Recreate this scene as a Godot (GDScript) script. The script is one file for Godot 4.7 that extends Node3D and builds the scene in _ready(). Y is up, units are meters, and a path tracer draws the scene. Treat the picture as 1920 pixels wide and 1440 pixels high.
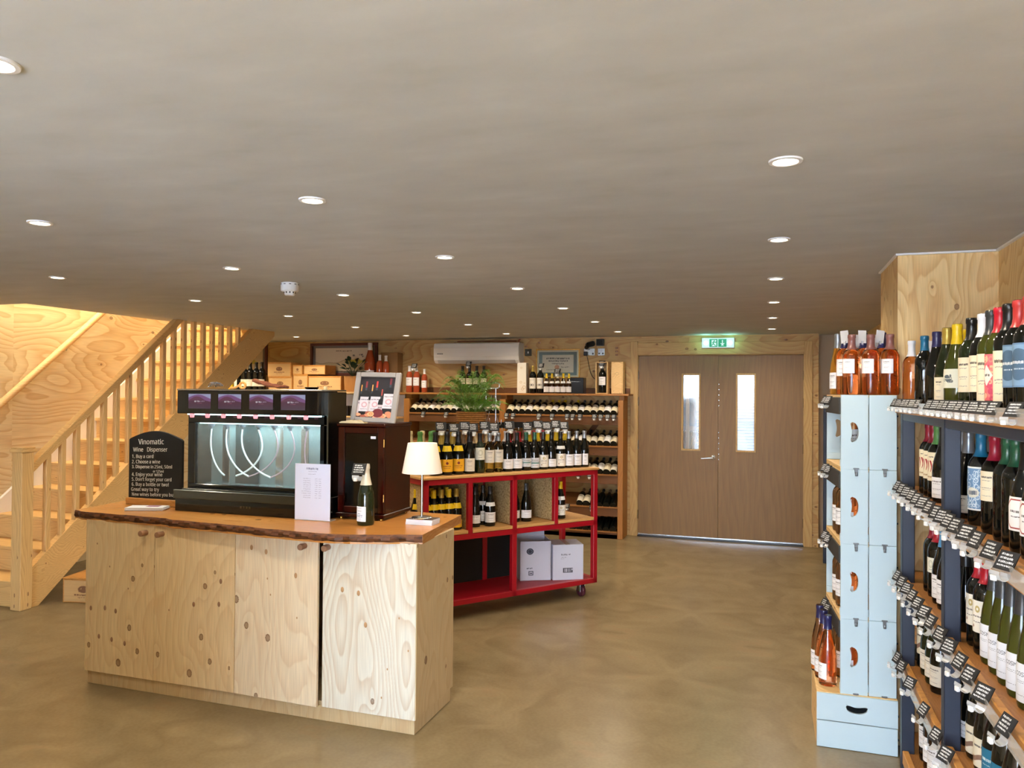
extends Node3D
# A wine shop: plywood walls, concrete floor, a live-edge counter with a wine dispenser, a red trolley and racks of bottles.
const CEIL := 2.3
var rng := RandomNumberGenerator.new()
var M := {}
var T := {}
var K := {}
var used := {}
const ORD := ["first", "second", "third", "fourth", "fifth", "sixth", "seventh", "eighth", "ninth", "tenth", "eleventh", "twelfth", "thirteenth", "fourteenth", "fifteenth", "sixteenth", "seventeenth", "eighteenth", "nineteenth", "twentieth"]
const SPOT := 1.0
const STAIR := 6.8
const SKY := 34.0
const SUN := 60.0
const HALL := 0.7

func _ready() -> void:
	# ---- camera, sky, exposure
	var cam := Camera3D.new()
	cam.name = "camera"
	add_child(cam)
	cam.position = Vector3(0, 1.63, 0)
	cam.basis = Basis(Vector3(0, 1, 0), deg_to_rad(18.303)) * Basis(Vector3(1, 0, 0), deg_to_rad(0.7038)) * Basis(Vector3(0, 0, 1), deg_to_rad(0.4369))
	cam.fov = rad_to_deg(2.0 * atan(720.0 / 1442.0))
	cam.near = 0.05
	cam.far = 200.0
	cam.current = true
	var we := WorldEnvironment.new()
	we.name = "environment"
	var e := Environment.new()
	e.background_mode = Environment.BG_SKY
	e.sky = Sky.new()
	var sk := ProceduralSkyMaterial.new()
	sk.sky_top_color = c8(150, 190, 240)
	sk.sky_horizon_color = c8(222, 234, 250)
	sk.sky_curve = 0.25
	sk.ground_horizon_color = c8(190, 196, 204)
	sk.ground_bottom_color = c8(120, 122, 126)
	sk.energy_multiplier = SKY
	e.sky.sky_material = sk
	e.tonemap_mode = Environment.TONE_MAPPER_LINEAR
	e.tonemap_exposure = 1.03
	e.sdfgi_enabled = true
	e.ssao_enabled = true
	e.ssil_enabled = true
	we.environment = e
	add_child(we)
	var sun := DirectionalLight3D.new()
	sun.name = "sun"
	sun.light_color = c8(255, 246, 232)
	sun.light_energy = SUN
	sun.light_angular_distance = 1.0
	sun.sky_mode = DirectionalLight3D.SKY_MODE_LIGHT_ONLY
	sun.shadow_enabled = true
	add_child(sun)
	sun.rotation = Vector3(deg_to_rad(-62.0), deg_to_rad(28.0), 0)
	rng.seed = 1
	materials()
	# ---- the room
	setting()
	doors()
	downlights()
	stairs()
	# ---- the large furniture
	counter()
	back_rack()
	trolley()
	right_rack()
	crates()
	# ---- things on and around it
	dispenser()
	counter_items()
	alcove()
	wall_fittings()
	exit_sign()


class MB:
	var v := PackedVector3Array()
	var n := PackedVector3Array()
	var uv := PackedVector2Array()

	func tri(a: Vector3, b: Vector3, c: Vector3, na: Vector3, nb: Vector3, nc: Vector3, ua := Vector2(), ub := Vector2(), uc := Vector2()) -> void:
		if (b - a).cross(c - a).dot(na + nb + nc) > 0.0:
			v.append_array([a, c, b]); n.append_array([na, nc, nb]); uv.append_array([ua, uc, ub])
		else:
			v.append_array([a, b, c]); n.append_array([na, nb, nc]); uv.append_array([ua, ub, uc])

	func quad(a: Vector3, b: Vector3, c: Vector3, d: Vector3, nr: Vector3, u0 := Vector2(0, 1), u1 := Vector2(1, 1), u2 := Vector2(1, 0), u3 := Vector2(0, 0)) -> void:
		tri(a, b, c, nr, nr, nr, u0, u1, u2)
		tri(a, c, d, nr, nr, nr, u0, u2, u3)

	func flat(a: Vector3, b: Vector3, c: Vector3, d: Vector3, inside: Vector3) -> void:
		var nr := (b - a).cross(c - a).normalized()
		if nr.dot(a + c - inside * 2.0) < 0.0: nr = -nr
		quad(a, b, c, d, nr)

	# a box with chamfered edges, centre c, size s, in the frame bs
	func box(c: Vector3, s: Vector3, bev := 0.002, bs := Basis()) -> MB:
		var h := s * 0.5
		var e := minf(bev, minf(h.x, minf(h.y, h.z)) * 0.45)
		var ax := [Vector3(1, 0, 0), Vector3(0, 1, 0), Vector3(0, 0, 1)]
		for k in 3:
			var i := (k + 1) % 3
			var j := (k + 2) % 3
			for sg in [-1.0, 1.0]:
				var o: Vector3 = ax[k] * sg * h[k]
				var p: Vector3 = ax[i] * (h[i] - e)
				var q: Vector3 = ax[j] * (h[j] - e)
				quad(c + bs * (o - p - q), c + bs * (o + p - q), c + bs * (o + p + q), c + bs * (o - p + q), bs * (ax[k] * sg))
		if e <= 0.0: return self
		for k in 3:
			var i := (k + 1) % 3
			var j := (k + 2) % 3
			for a in [-1.0, 1.0]:
				for b in [-1.0, 1.0]:
					var q: Vector3 = ax[k] * (h[k] - e)
					var m1: Vector3 = ax[i] * a * h[i] + ax[j] * b * (h[j] - e)
					var m2: Vector3 = ax[i] * a * (h[i] - e) + ax[j] * b * h[j]
					quad(c + bs * (m1 - q), c + bs * (m1 + q), c + bs * (m2 + q), c + bs * (m2 - q), bs * (ax[i] * a + ax[j] * b).normalized())
		for a in [-1.0, 1.0]:
			for b in [-1.0, 1.0]:
				for d in [-1.0, 1.0]:
					var sg := Vector3(a, b, d)
					var nr := bs * sg.normalized()
					tri(c + bs * (sg * Vector3(h.x, h.y - e, h.z - e)), c + bs * (sg * Vector3(h.x - e, h.y, h.z - e)), c + bs * (sg * Vector3(h.x - e, h.y - e, h.z)), nr, nr, nr)
		return self

	# box from corner to corner
	func bx(x0: float, x1: float, y0: float, y1: float, z0: float, z1: float, bev := 0.002) -> MB:
		return box(Vector3(x0 + x1, y0 + y1, z0 + z1) * 0.5, Vector3(absf(x1 - x0), absf(y1 - y0), absf(z1 - z0)), bev)

	# surface of revolution about y through c; profile of (radius, height) going up the outside; a0..a1 the angle from +z
	func lathe(pr: Array, seg := 24, c := Vector3(), a0 := 0.0, a1 := TAU, bs := Basis(), u0 := 0.0, u1 := 1.0) -> MB:
		var m := pr.size()
		var sn := []
		for i in m - 1:
			var d: Vector2 = pr[i + 1] - pr[i]
			sn.append(Vector2(d.y, -d.x).normalized() if d.length() > 1e-6 else Vector2(1, 0))
		var y0: float = pr[0].y
		var yl: float = maxf(pr[m - 1].y - y0, 1e-4)
		for i in m - 1:
			var lo: Vector2 = sn[i]
			var hi: Vector2 = sn[i]
			if i > 0 and sn[i - 1].dot(sn[i]) > 0.6: lo = (sn[i - 1] + sn[i]).normalized()
			if i < m - 2 and sn[i + 1].dot(sn[i]) > 0.6: hi = (sn[i + 1] + sn[i]).normalized()
			for k in seg:
				var f0 := float(k) / seg
				var f1 := float(k + 1) / seg
				var d0 := Vector2(sin(lerpf(a0, a1, f0)), cos(lerpf(a0, a1, f0)))
				var d1 := Vector2(sin(lerpf(a0, a1, f1)), cos(lerpf(a0, a1, f1)))
				var P: Vector2 = pr[i]
				var Q: Vector2 = pr[i + 1]
				var a := c + bs * Vector3(d0.x * P.x, P.y, d0.y * P.x)
				var b := c + bs * Vector3(d1.x * P.x, P.y, d1.y * P.x)
				var e := c + bs * Vector3(d1.x * Q.x, Q.y, d1.y * Q.x)
				var g := c + bs * Vector3(d0.x * Q.x, Q.y, d0.y * Q.x)
				var na := bs * Vector3(d0.x * lo.x, lo.y, d0.y * lo.x)
				var nb := bs * Vector3(d1.x * lo.x, lo.y, d1.y * lo.x)
				var ne := bs * Vector3(d1.x * hi.x, hi.y, d1.y * hi.x)
				var ng := bs * Vector3(d0.x * hi.x, hi.y, d0.y * hi.x)
				var ta := Vector2(lerpf(u0, u1, f0), 1.0 - (P.y - y0) / yl)
				var tb := Vector2(lerpf(u0, u1, f1), ta.y)
				var te := Vector2(tb.x, 1.0 - (Q.y - y0) / yl)
				var tg := Vector2(ta.x, te.y)
				if P.x > 1e-6: tri(a, b, e, na, nb, ne, ta, tb, te)
				if Q.x > 1e-6: tri(a, e, g, na, ne, ng, ta, te, tg)
		return self

	func cyl(a: Vector3, b: Vector3, r: float, seg := 12, r2 := -1.0, bev := 0.0) -> MB:
		var y := (b - a).normalized()
		var x := (Vector3(1, 0, 0) if absf(y.x) < 0.9 else Vector3(0, 0, 1))
		x = (x - y * x.dot(y)).normalized()
		var h := (b - a).length()
		var q := r if r2 < 0.0 else r2
		var pr := [Vector2(0, 0), Vector2(r - bev, 0), Vector2(r, bev), Vector2(q, h - bev), Vector2(q - bev, h), Vector2(0, h)] if bev > 0.0 else [Vector2(0, 0), Vector2(r, 0), Vector2(q, h), Vector2(0, h)]
		return lathe(pr, seg, a, 0.0, TAU, Basis(x, y, x.cross(y)))

	func tube(pts: Array, r: float, seg := 8, taper := 1.0) -> MB:
		var rings := []
		var m := pts.size()
		var ref := Vector3(0.3, 0.2, 0.93)
		for i in m:
			var d: Vector3 = (pts[mini(i + 1, m - 1)] - pts[maxi(i - 1, 0)]).normalized()
			var x := ref - d * ref.dot(d)
			x = x.normalized() if x.length() > 0.05 else d.cross(Vector3(0, 1, 0.1)).normalized()
			ref = x
			var y := d.cross(x)
			var rr := r * lerpf(1.0, taper, float(i) / (m - 1))
			var ring := []
			for k in seg:
				var t := TAU * k / seg
				ring.append([pts[i] + (x * cos(t) + y * sin(t)) * rr, x * cos(t) + y * sin(t)])
			rings.append(ring)
		for i in m - 1:
			for k in seg:
				var A = rings[i][k]
				var B = rings[i][(k + 1) % seg]
				var C = rings[i + 1][(k + 1) % seg]
				var D = rings[i + 1][k]
				tri(A[0], B[0], C[0], A[1], B[1], C[1])
				tri(A[0], C[0], D[0], A[1], C[1], D[1])
		for e in [0, m - 1]:
			var d: Vector3 = (pts[1] - pts[0]) * -1.0 if e == 0 else pts[m - 1] - pts[m - 2]
			d = d.normalized()
			for k in seg:
				tri(pts[e], rings[e][k][0], rings[e][(k + 1) % seg][0], d, d, d)
		return self

	# a flat outline (x, y) given depth z0..z1, set by the transform t
	func prism(poly: Array, z0: float, z1: float, t := Transform3D()) -> MB:
		var pp := PackedVector2Array(poly)
		if Geometry2D.is_polygon_clockwise(pp): pp.reverse()
		var idx := Geometry2D.triangulate_polygon(pp)
		var nf := t.basis * Vector3(0, 0, 1)
		var lo := pp[0]
		var hi := pp[0]
		for p in pp:
			lo = lo.min(p); hi = hi.max(p)
		var sz := (hi - lo).max(Vector2(1e-4, 1e-4))
		for i in range(0, idx.size(), 3):
			var A := pp[idx[i]]
			var B := pp[idx[i + 1]]
			var C := pp[idx[i + 2]]
			var ua := Vector2((A.x - lo.x) / sz.x, 1.0 - (A.y - lo.y) / sz.y)
			var ub := Vector2((B.x - lo.x) / sz.x, 1.0 - (B.y - lo.y) / sz.y)
			var uc := Vector2((C.x - lo.x) / sz.x, 1.0 - (C.y - lo.y) / sz.y)
			tri(t * Vector3(A.x, A.y, z1), t * Vector3(B.x, B.y, z1), t * Vector3(C.x, C.y, z1), nf, nf, nf, ua, ub, uc)
			tri(t * Vector3(A.x, A.y, z0), t * Vector3(B.x, B.y, z0), t * Vector3(C.x, C.y, z0), -nf, -nf, -nf, ua, ub, uc)
		for i in pp.size():
			var A := pp[i]
			var B := pp[(i + 1) % pp.size()]
			var d := (B - A).normalized()
			var nr := t.basis * Vector3(d.y, -d.x, 0)
			quad(t * Vector3(A.x, A.y, z0), t * Vector3(B.x, B.y, z0), t * Vector3(B.x, B.y, z1), t * Vector3(A.x, A.y, z1), nr)
		return self

	func mesh() -> ArrayMesh:
		var arr := []
		arr.resize(Mesh.ARRAY_MAX)
		arr[Mesh.ARRAY_VERTEX] = v
		arr[Mesh.ARRAY_NORMAL] = n
		arr[Mesh.ARRAY_TEX_UV] = uv
		var m := ArrayMesh.new()
		m.add_surface_from_arrays(Mesh.PRIMITIVE_TRIANGLES, arr)
		return m


func numbered(called: String) -> String:
	var k: int = used.get(called, 0)
	used[called] = k + 1
	return called if k == 0 else "%s_%03d" % [called, k]

func tag(o: Node, label: String, category: String, group := "") -> Node3D:
	o.set_meta("label", label)
	o.set_meta("category", category)
	if group: o.set_meta("group", group)
	return o

func thing(called: String, label: String, category: String, at := Vector3(), turn := 0.0, group := "") -> Node3D:
	var o := Node3D.new()
	o.name = numbered(called)
	add_child(o, true)
	o.position = at
	o.rotation.y = turn
	return tag(o, label, category, group)

func put(called: String, mesh, material: Material, parent: Node3D = null, at := Vector3(), bs := Basis()) -> MeshInstance3D:
	var o := MeshInstance3D.new()
	o.name = called if parent else numbered(called)
	o.mesh = mesh.mesh() if mesh is MB else mesh
	o.set_surface_override_material(0, material)
	(parent if parent else self as Node3D).add_child(o, true)
	o.transform = Transform3D(bs, at)
	return o

func struct(called: String, mesh, material: Material, label: String, category := "") -> MeshInstance3D:
	var o := put(called, mesh, material)
	o.set_meta("kind", "structure")
	o.set_meta("label", label)
	o.set_meta("category", category if category else called.split("_")[0])
	return o

func c8(r: float, g: float, b: float) -> Color:
	return Color(r / 255.0, g / 255.0, b / 255.0)

func mat(col: Color, rough := 0.6, metal := 0.0) -> StandardMaterial3D:
	var m := StandardMaterial3D.new()
	m.albedo_color = col
	m.roughness = rough
	m.metallic = metal
	return m

func tex_mat(t: Texture2D, rough := 0.7, col := Color.WHITE) -> StandardMaterial3D:
	var m := mat(col, rough)
	m.albedo_texture = t
	m.texture_repeat = false
	return m

func tri_mat(t: Texture2D, col: Color, scale: Vector3, rough := 0.6, world := true, off := Vector3()) -> StandardMaterial3D:
	var m := mat(col, rough)
	m.albedo_texture = t
	m.uv1_triplanar = true
	m.uv1_world_triplanar = world
	m.uv1_triplanar_sharpness = 8.0
	m.uv1_scale = scale
	m.uv1_offset = off
	return m

func glow(col: Color, energy: float) -> StandardMaterial3D:
	var m := mat(col, 0.5)
	m.emission_enabled = true
	m.emission = col
	m.emission_energy_multiplier = energy
	return m

func clear(alpha: float, col := Color.WHITE, rough := 0.05) -> StandardMaterial3D:
	var m := mat(Color(col, alpha), rough)
	m.transparency = BaseMaterial3D.TRANSPARENCY_ALPHA
	return m

func solid_glass(col: Color, rough := 0.02) -> StandardMaterial3D:
	var m := mat(Color(col, 0.0), rough)
	m.refraction_enabled = true
	m.refraction_scale = 0.05
	return m

func noise(sd: int, freq: float, oct := 1) -> FastNoiseLite:
	var f := FastNoiseLite.new()
	f.seed = sd
	f.noise_type = FastNoiseLite.TYPE_SIMPLEX_SMOOTH
	f.frequency = freq
	f.fractal_type = FastNoiseLite.FRACTAL_FBM if oct > 1 else FastNoiseLite.FRACTAL_NONE
	f.fractal_octaves = oct
	return f

# plywood veneer, 2.4 m along the grain by 1.2 m across: contour rings bent round knots
func ply_image(sd: int, w: int, h: int, rings: float, bend: float, light: Color, dark: Color, knots: int, contrast: float) -> Image:
	var a := noise(sd, 1.0)
	var b := noise(sd + 1, 1.0, 2)
	var c := noise(sd + 2, 1.0)
	var r := RandomNumberGenerator.new()
	r.seed = sd
	var kn := []
	for i in knots:
		kn.append([r.randf_range(0.05, 2.35), r.randf_range(0.05, 1.15), r.randf_range(0.006, 0.016)])
	var data := PackedByteArray()
	data.resize(w * h * 3)
	var at := 0
	for j in h:
		var y := 1.2 * j / h
		for i in w:
			var x := 2.4 * i / w
			var t := y * rings + a.get_noise_2d(x * 0.85, y * 2.6) * bend + b.get_noise_2d(x * 2.0, y * 9.0) * 0.25
			var kd := 0.0
			for k in kn:
				var dx: float = (x - k[0]) / (k[2] * 2.2)
				var dy: float = (y - k[1]) / k[2]
				var d := dx * dx + dy * dy
				if d < 30.0:
					t += 1.3 * exp(-d * 0.12)
					var e: float = ((x - k[0]) * (x - k[0]) * 0.55 + (y - k[1]) * (y - k[1])) / (k[2] * k[2])
					if e < 1.0: kd = maxf(kd, 0.55 + 0.45 * smoothstep(0.3, 1.0, e))
			var s := t - floorf(t)
			var g := pow(s, 2.2) * (1.0 - smoothstep(0.9, 1.0, s)) * contrast + 0.16 * (b.get_noise_2d(x * 0.7, y * 3.0 + 9.0) + 0.5) * contrast
			var f := 1.0 + c.get_noise_2d(x * 5.0, y * 170.0) * 0.05
			var col := light.lerp(dark, clampf(g, 0.0, 1.0)) * f
			if kd > 0.0: col = col.lerp(Color(0.36, 0.22, 0.12), kd * 0.8)
			data[at] = int(clampf(col.r, 0.0, 1.0) * 255.0); data[at + 1] = int(clampf(col.g, 0.0, 1.0) * 255.0); data[at + 2] = int(clampf(col.b, 0.0, 1.0) * 255.0)
			at += 3
	return Image.create_from_data(w, h, false, Image.FORMAT_RGB8, data)

func itex(im: Image) -> ImageTexture:
	return ImageTexture.create_from_image(im)

func noise_tex(sd: int, freq: float, oct: int, cols: Array, size := 1024, as_normal := false) -> NoiseTexture2D:
	var t := NoiseTexture2D.new()
	t.width = size; t.height = size
	t.seamless = true
	t.noise = noise(sd, freq, oct)
	if cols.size():
		var g := Gradient.new()
		var offs := PackedFloat32Array()
		for i in cols.size(): offs.append(float(i) / (cols.size() - 1))
		g.offsets = offs
		g.colors = PackedColorArray(cols)
		t.color_ramp = g
	t.as_normal_map = as_normal
	return t

# ---------------------------------------------------------------- printed matter
func squig(im: Image, x: int, y: int, w: int, h: int, col: Color, r: RandomNumberGenerator) -> void:
	var p := x
	while p < x + w:
		var q := r.randi_range(2, 6)
		im.fill_rect(Rect2i(p, y + r.randi_range(0, 1), mini(q, x + w - p), h), col)
		p += q + r.randi_range(1, 3)

func disc(im: Image, cx: float, cy: float, rx: float, ry: float, col: Color, inner := 0.0) -> void:
	for y in range(maxi(0, int(cy - ry)), mini(im.get_height(), int(cy + ry) + 1)):
		for x in range(maxi(0, int(cx - rx)), mini(im.get_width(), int(cx + rx) + 1)):
			var d := Vector2((x + 0.5 - cx) / rx, (y + 0.5 - cy) / ry).length()
			if d <= 1.0 and d >= inner: im.set_pixel(x, y, col)

const GLYPH := {"C": "01110 10001 10000 10000 10000 10001 01110", "O": "01110 10001 10001 10001 10001 10001 01110", "S": "01111 10000 10000 01110 00001 00001 11110", "M": "10001 11011 10101 10101 10001 10001 10001",
	"F": "11111 10000 10000 11110 10000 10000 10000", "A": "01110 10001 10001 11111 10001 10001 10001", "T": "11111 00100 00100 00100 00100 00100 00100", "E": "11111 10000 10000 11110 10000 10000 11111", "K": "10001 10010 10100 11000 10100 10010 10001", "U": "10001 10001 10001 10001 10001 10001 01110", "R": "11110 10001 10001 11110 10100 10010 10001"}

func word(im: Image, text: String, x: int, y: int, s: int, col: Color) -> void:
	for ch in text:
		var rows: PackedStringArray = GLYPH[ch].split(" ")
		for j in 7:
			for i in 5:
				if rows[j][i] == "1": im.fill_rect(Rect2i(x + i * s, y + j * s, s, s), col)
		x += 6 * s

func label_tex(style: String) -> Texture2D:
	if T.has("label_" + style): return T["label_" + style]
	var im := Image.create(128, 128, false, Image.FORMAT_RGB8)
	var r := RandomNumberGenerator.new()
	r.seed = style.hash()
	var ink := c8(70, 62, 58)
	match style:
		"cream", "white", "ivory", "tan":
			im.fill({"cream": c8(226, 214, 184), "white": c8(232, 230, 228), "ivory": c8(216, 208, 190), "tan": c8(224, 168, 105)}[style])
			squig(im, 38, 22, 52, 7, ink, r); squig(im, 44, 38, 40, 3, ink.lightened(0.3), r)
			squig(im, 40, 70, 48, 3, ink.lightened(0.35), r); squig(im, 46, 78, 36, 2, ink.lightened(0.35), r); squig(im, 42, 104, 44, 3, ink.lightened(0.4), r)
		"yellow":
			im.fill(c8(226, 168, 22))
			disc(im, 64, 40, 11, 14, c8(120, 40, 20)); im.fill_rect(Rect2i(50, 24, 28, 6), c8(226, 168, 22)); disc(im, 64, 30, 4, 6, c8(120, 40, 20))
			squig(im, 30, 66, 68, 9, c8(110, 52, 20), r); squig(im, 38, 88, 52, 5, c8(130, 70, 20), r)
		"crest":
			im.fill(c8(228, 222, 206))
			disc(im, 64, 34, 12, 14, c8(176, 156, 98), 0.4); squig(im, 34, 60, 60, 6, ink, r); squig(im, 40, 84, 48, 3, ink, r); disc(im, 40, 104, 6, 6, c8(150, 110, 90))
		"ring":
			im.fill(c8(222, 218, 198))
			disc(im, 64, 54, 26, 30, c8(150, 148, 120), 0.88); disc(im, 64, 54, 17, 20, c8(170, 166, 140), 0.85); squig(im, 44, 100, 40, 4, ink, r)
		"monogram":
			im.fill(c8(226, 220, 204))
			disc(im, 46, 84, 15, 13, c8(60, 52, 50), 0.6); disc(im, 76, 84, 16, 13, c8(60, 52, 50), 0.62); im.fill_rect(Rect2i(60, 70, 6, 26), c8(60, 52, 50))
			squig(im, 36, 22, 56, 4, ink, r)
		"ornate":
			im.fill(c8(98, 132, 168))
			for k in 46:
				disc(im, r.randi_range(8, 120), r.randi_range(8, 120), r.randi_range(5, 12), r.randi_range(5, 12), c8(196, 212, 222), 0.72)
			disc(im, 64, 76, 34, 15, c8(208, 206, 190)); squig(im, 40, 70, 48, 12, c8(70, 80, 96), r)
			for e in [Rect2i(0, 0, 128, 5), Rect2i(0, 123, 128, 5), Rect2i(0, 0, 5, 128), Rect2i(123, 0, 5, 128)]: im.fill_rect(e, c8(224, 226, 222))
		"floral":
			im.fill(c8(214, 96, 104))
			for k in 60:
				disc(im, r.randi_range(0, 127), r.randi_range(0, 127), r.randi_range(5, 14), r.randi_range(4, 12), [c8(226, 128, 120), c8(188, 66, 92), c8(236, 176, 140)][k % 3], [0.0, 0.5][k % 2])
			for y in range(30, 86):
				var half := 30 - absi(y - 58)
				im.fill_rect(Rect2i(46 - half, y, half * 2, 1), c8(236, 228, 214))
			squig(im, 30, 54, 32, 6, ink, r)
		"dusk":
			im.fill(c8(116, 146, 172))
			disc(im, 60, 62, 44, 46, c8(62, 88, 110)); squig(im, 28, 52, 66, 8, c8(226, 226, 222), r); squig(im, 40, 72, 40, 4, c8(206, 212, 216), r)
			for e in [Rect2i(0, 0, 128, 5), Rect2i(0, 123, 128, 5), Rect2i(0, 0, 5, 128), Rect2i(123, 0, 5, 128)]: im.fill_rect(e, c8(90, 118, 146))
		"cloud":
			im.fill(c8(220, 218, 196))
			for k in 26: disc(im, 60 + r.randf_range(-26, 26), 66 + r.randf_range(-22, 22), r.randi_range(6, 13), r.randi_range(5, 11), c8(84, 92, 96), [0.0, 0.6][k % 2])
			squig(im, 44, 62, 36, 6, c8(206, 204, 188), r)
		"chilli":
			im.fill(c8(224, 212, 180))
			for k in 3:
				for q in 22: disc(im, 40 + k * 22 + sin(q * 0.14) * 8.0, 40 + q * 2.2, 6.0 - q * 0.22, 3.0, c8(150, 30, 34))
			squig(im, 50, 18, 32, 4, ink, r); squig(im, 34, 106, 60, 7, c8(150, 110, 60), r)
		"octagon":
			im.fill(c8(236, 232, 228))
			for k in 8:
				var p := Vector2(64, 64) + Vector2.from_angle(TAU * (k + 0.5) / 8) * 58
				var q := Vector2(64, 64) + Vector2.from_angle(TAU * (k + 1.5) / 8) * 58
				for s in 60: disc(im, lerpf(p.x, q.x, s / 59.0), lerpf(p.y, q.y, s / 59.0), 2.4, 2.4, c8(160, 62, 58))
			squig(im, 40, 50, 48, 8, ink, r); squig(im, 44, 72, 40, 4, ink, r)
		"stripe":
			im.fill(c8(206, 208, 208)); im.fill_rect(Rect2i(0, 50, 128, 5), c8(40, 90, 80)); im.fill_rect(Rect2i(20, 62, 88, 12), c8(30, 110, 96)); squig(im, 34, 24, 60, 8, ink, r); squig(im, 40, 94, 48, 4, ink, r)
		"hill":
			im.fill(c8(216, 206, 180))
			for x in 128:
				var y := int(78 + sin(x * 0.06) * 10)
				im.fill_rect(Rect2i(x, y, 1, 22), c8(128, 100, 82))
			squig(im, 40, 30, 48, 8, ink, r)
		"teal":
			im.fill(c8(30, 108, 138)); squig(im, 36, 40, 56, 12, c8(220, 226, 222), r); squig(im, 40, 66, 46, 4, c8(206, 214, 214), r)
		"bold":
			im.fill(c8(228, 230, 234)); word(im, "COSMO", 35, 28, 2, c8(74, 78, 84)); squig(im, 36, 56, 56, 2, c8(150, 152, 156), r); squig(im, 40, 62, 44, 2, c8(150, 152, 156), r); squig(im, 34, 104, 60, 2, c8(150, 152, 156), r)
		"counter":
			im.fill(c8(226, 232, 240)); squig(im, 24, 10, 60, 4, c8(120, 130, 146), r); squig(im, 26, 34, 58, 8, c8(176, 184, 190), r); squig(im, 30, 58, 40, 6, c8(86, 104, 136), r); word(im, "FATT", 26, 72, 3, c8(58, 84, 128)); squig(im, 28, 104, 50, 2, c8(140, 150, 166), r)
	T["label_" + style] = itex(im)
	return T["label_" + style]

func chalk_tag_tex(k: int) -> Texture2D:
	var im := Image.create(96, 72, false, Image.FORMAT_RGB8)
	im.fill(c8(30, 29, 29))
	var r := RandomNumberGenerator.new()
	r.seed = 50 + k
	for row in 4:
		squig(im, 8 + r.randi_range(0, 8), 8 + row * 15, r.randi_range(52, 76), 8 if row < 3 else 6, c8(224, 224, 220), r)
	return itex(im)

func screen_tex() -> Texture2D:
	var im := Image.create(96, 68, false, Image.FORMAT_RGB8)
	for y in 68:
		for x in 96:
			var f := x / 96.0
			var t := y / 68.0
			var col := c8(176, 178, 214)
			if t > 0.24 - 0.2 * sin(f * PI * 1.15): col = c8(140, 92, 146)
			if t > 0.36 - 0.2 * sin(f * 5.2 - 0.4): col = c8(116, 62, 90)
			if t > 0.5 - 0.1 * sin(f * 3.4): col = c8(96, 52, 74)
			im.set_pixel(x, y, col.lerp(c8(84, 76, 92), clampf((t - 0.6) * 1.6, 0, 0.7)))
	var r := RandomNumberGenerator.new()
	r.seed = 9
	squig(im, 26, 30, 20, 7, c8(232, 230, 236), r)
	squig(im, 47, 31, 22, 5, c8(170, 150, 170), r)
	squig(im, 38, 42, 22, 2, c8(190, 120, 140), r)
	return itex(im)

func exit_tex() -> Texture2D:
	var im := Image.create(160, 50, false, Image.FORMAT_RGB8)
	im.fill(c8(206, 240, 236))
	var g := c8(14, 158, 108)
	im.fill_rect(Rect2i(37, 4, 41, 42), g); im.fill_rect(Rect2i(82, 4, 41, 42), g)
	var w := c8(214, 246, 240)
	im.fill_rect(Rect2i(48, 9, 24, 33), w)
	for s in 30:
		var t := s / 29.0
		for seg in [[60, 17, 56, 27], [56, 27, 61, 33], [61, 33, 68, 40], [57, 28, 52, 34], [52, 34, 50, 38], [59, 18, 65, 22], [65, 22, 71, 20], [58, 18, 53, 23]]:
			disc(im, lerpf(seg[0], seg[2], t), lerpf(seg[1], seg[3], t), 1.9, 1.9, g)
	disc(im, 62, 13, 2.6, 2.6, g)
	im.fill_rect(Rect2i(100, 9, 5, 24), w)
	for k in 13: im.fill_rect(Rect2i(92 + k, 26 + k, 5, 2), w); im.fill_rect(Rect2i(108 - k, 26 + k, 5, 2), w)
	return itex(im)

func poster_tex() -> Texture2D:
	var im := Image.create(160, 204, false, Image.FORMAT_RGB8)
	im.fill(c8(38, 36, 40))
	var r := RandomNumberGenerator.new()
	r.seed = 21
	for b in [[8, 40, 12, c8(226, 160, 80)], [30, 22, 22, c8(130, 50, 56)], [58, 38, 12, c8(226, 160, 80)], [78, 20, 22, c8(190, 60, 56)], [104, 60, 12, c8(180, 70, 60)], [138, 4, 24, c8(120, 44, 56)]]:
		var x: int = b[0]
		var y: int = b[1]
		var w: int = b[2]
		im.fill_rect(Rect2i(x - w / 5, y, maxi(5, w * 2 / 5), 34), b[3])
		im.fill_rect(Rect2i(x - w / 5, y + 32, maxi(5, w * 2 / 5), 20), c8(60, 70, 80))
		disc(im, x, y + 72, w, 26, c8(22, 26, 32))
		im.fill_rect(Rect2i(x - w, y + 70, w * 2, 120), c8(20, 22, 28))
		im.fill_rect(Rect2i(x - w, y + 78, w * 2, 74), c8(206, 200, 204) if w > 15 else c8(190, 176, 176))
		squig(im, x - w + 4, y + 90, w * 2 - 8, 4, c8(90, 80, 90), r)
		if w > 15:
			disc(im, x, y + 118, w * 0.6, 14, c8(196, 150, 156), 0.6); squig(im, x - w + 6, y + 138, w * 2 - 12, 3, c8(110, 100, 110), r)
	for k in 14: disc(im, r.randi_range(0, 159), r.randi_range(176, 204), r.randi_range(9, 17), r.randi_range(7, 12), [c8(206, 130, 96), c8(226, 160, 120), c8(150, 80, 60)][k % 3])
	disc(im, 96, 180, 24, 22, c8(104, 36, 42)); disc(im, 66, 186, 14, 13, c8(226, 168, 120)); disc(im, 66, 186, 8, 7, c8(196, 120, 80), 0.5)
	return itex(im)

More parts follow.
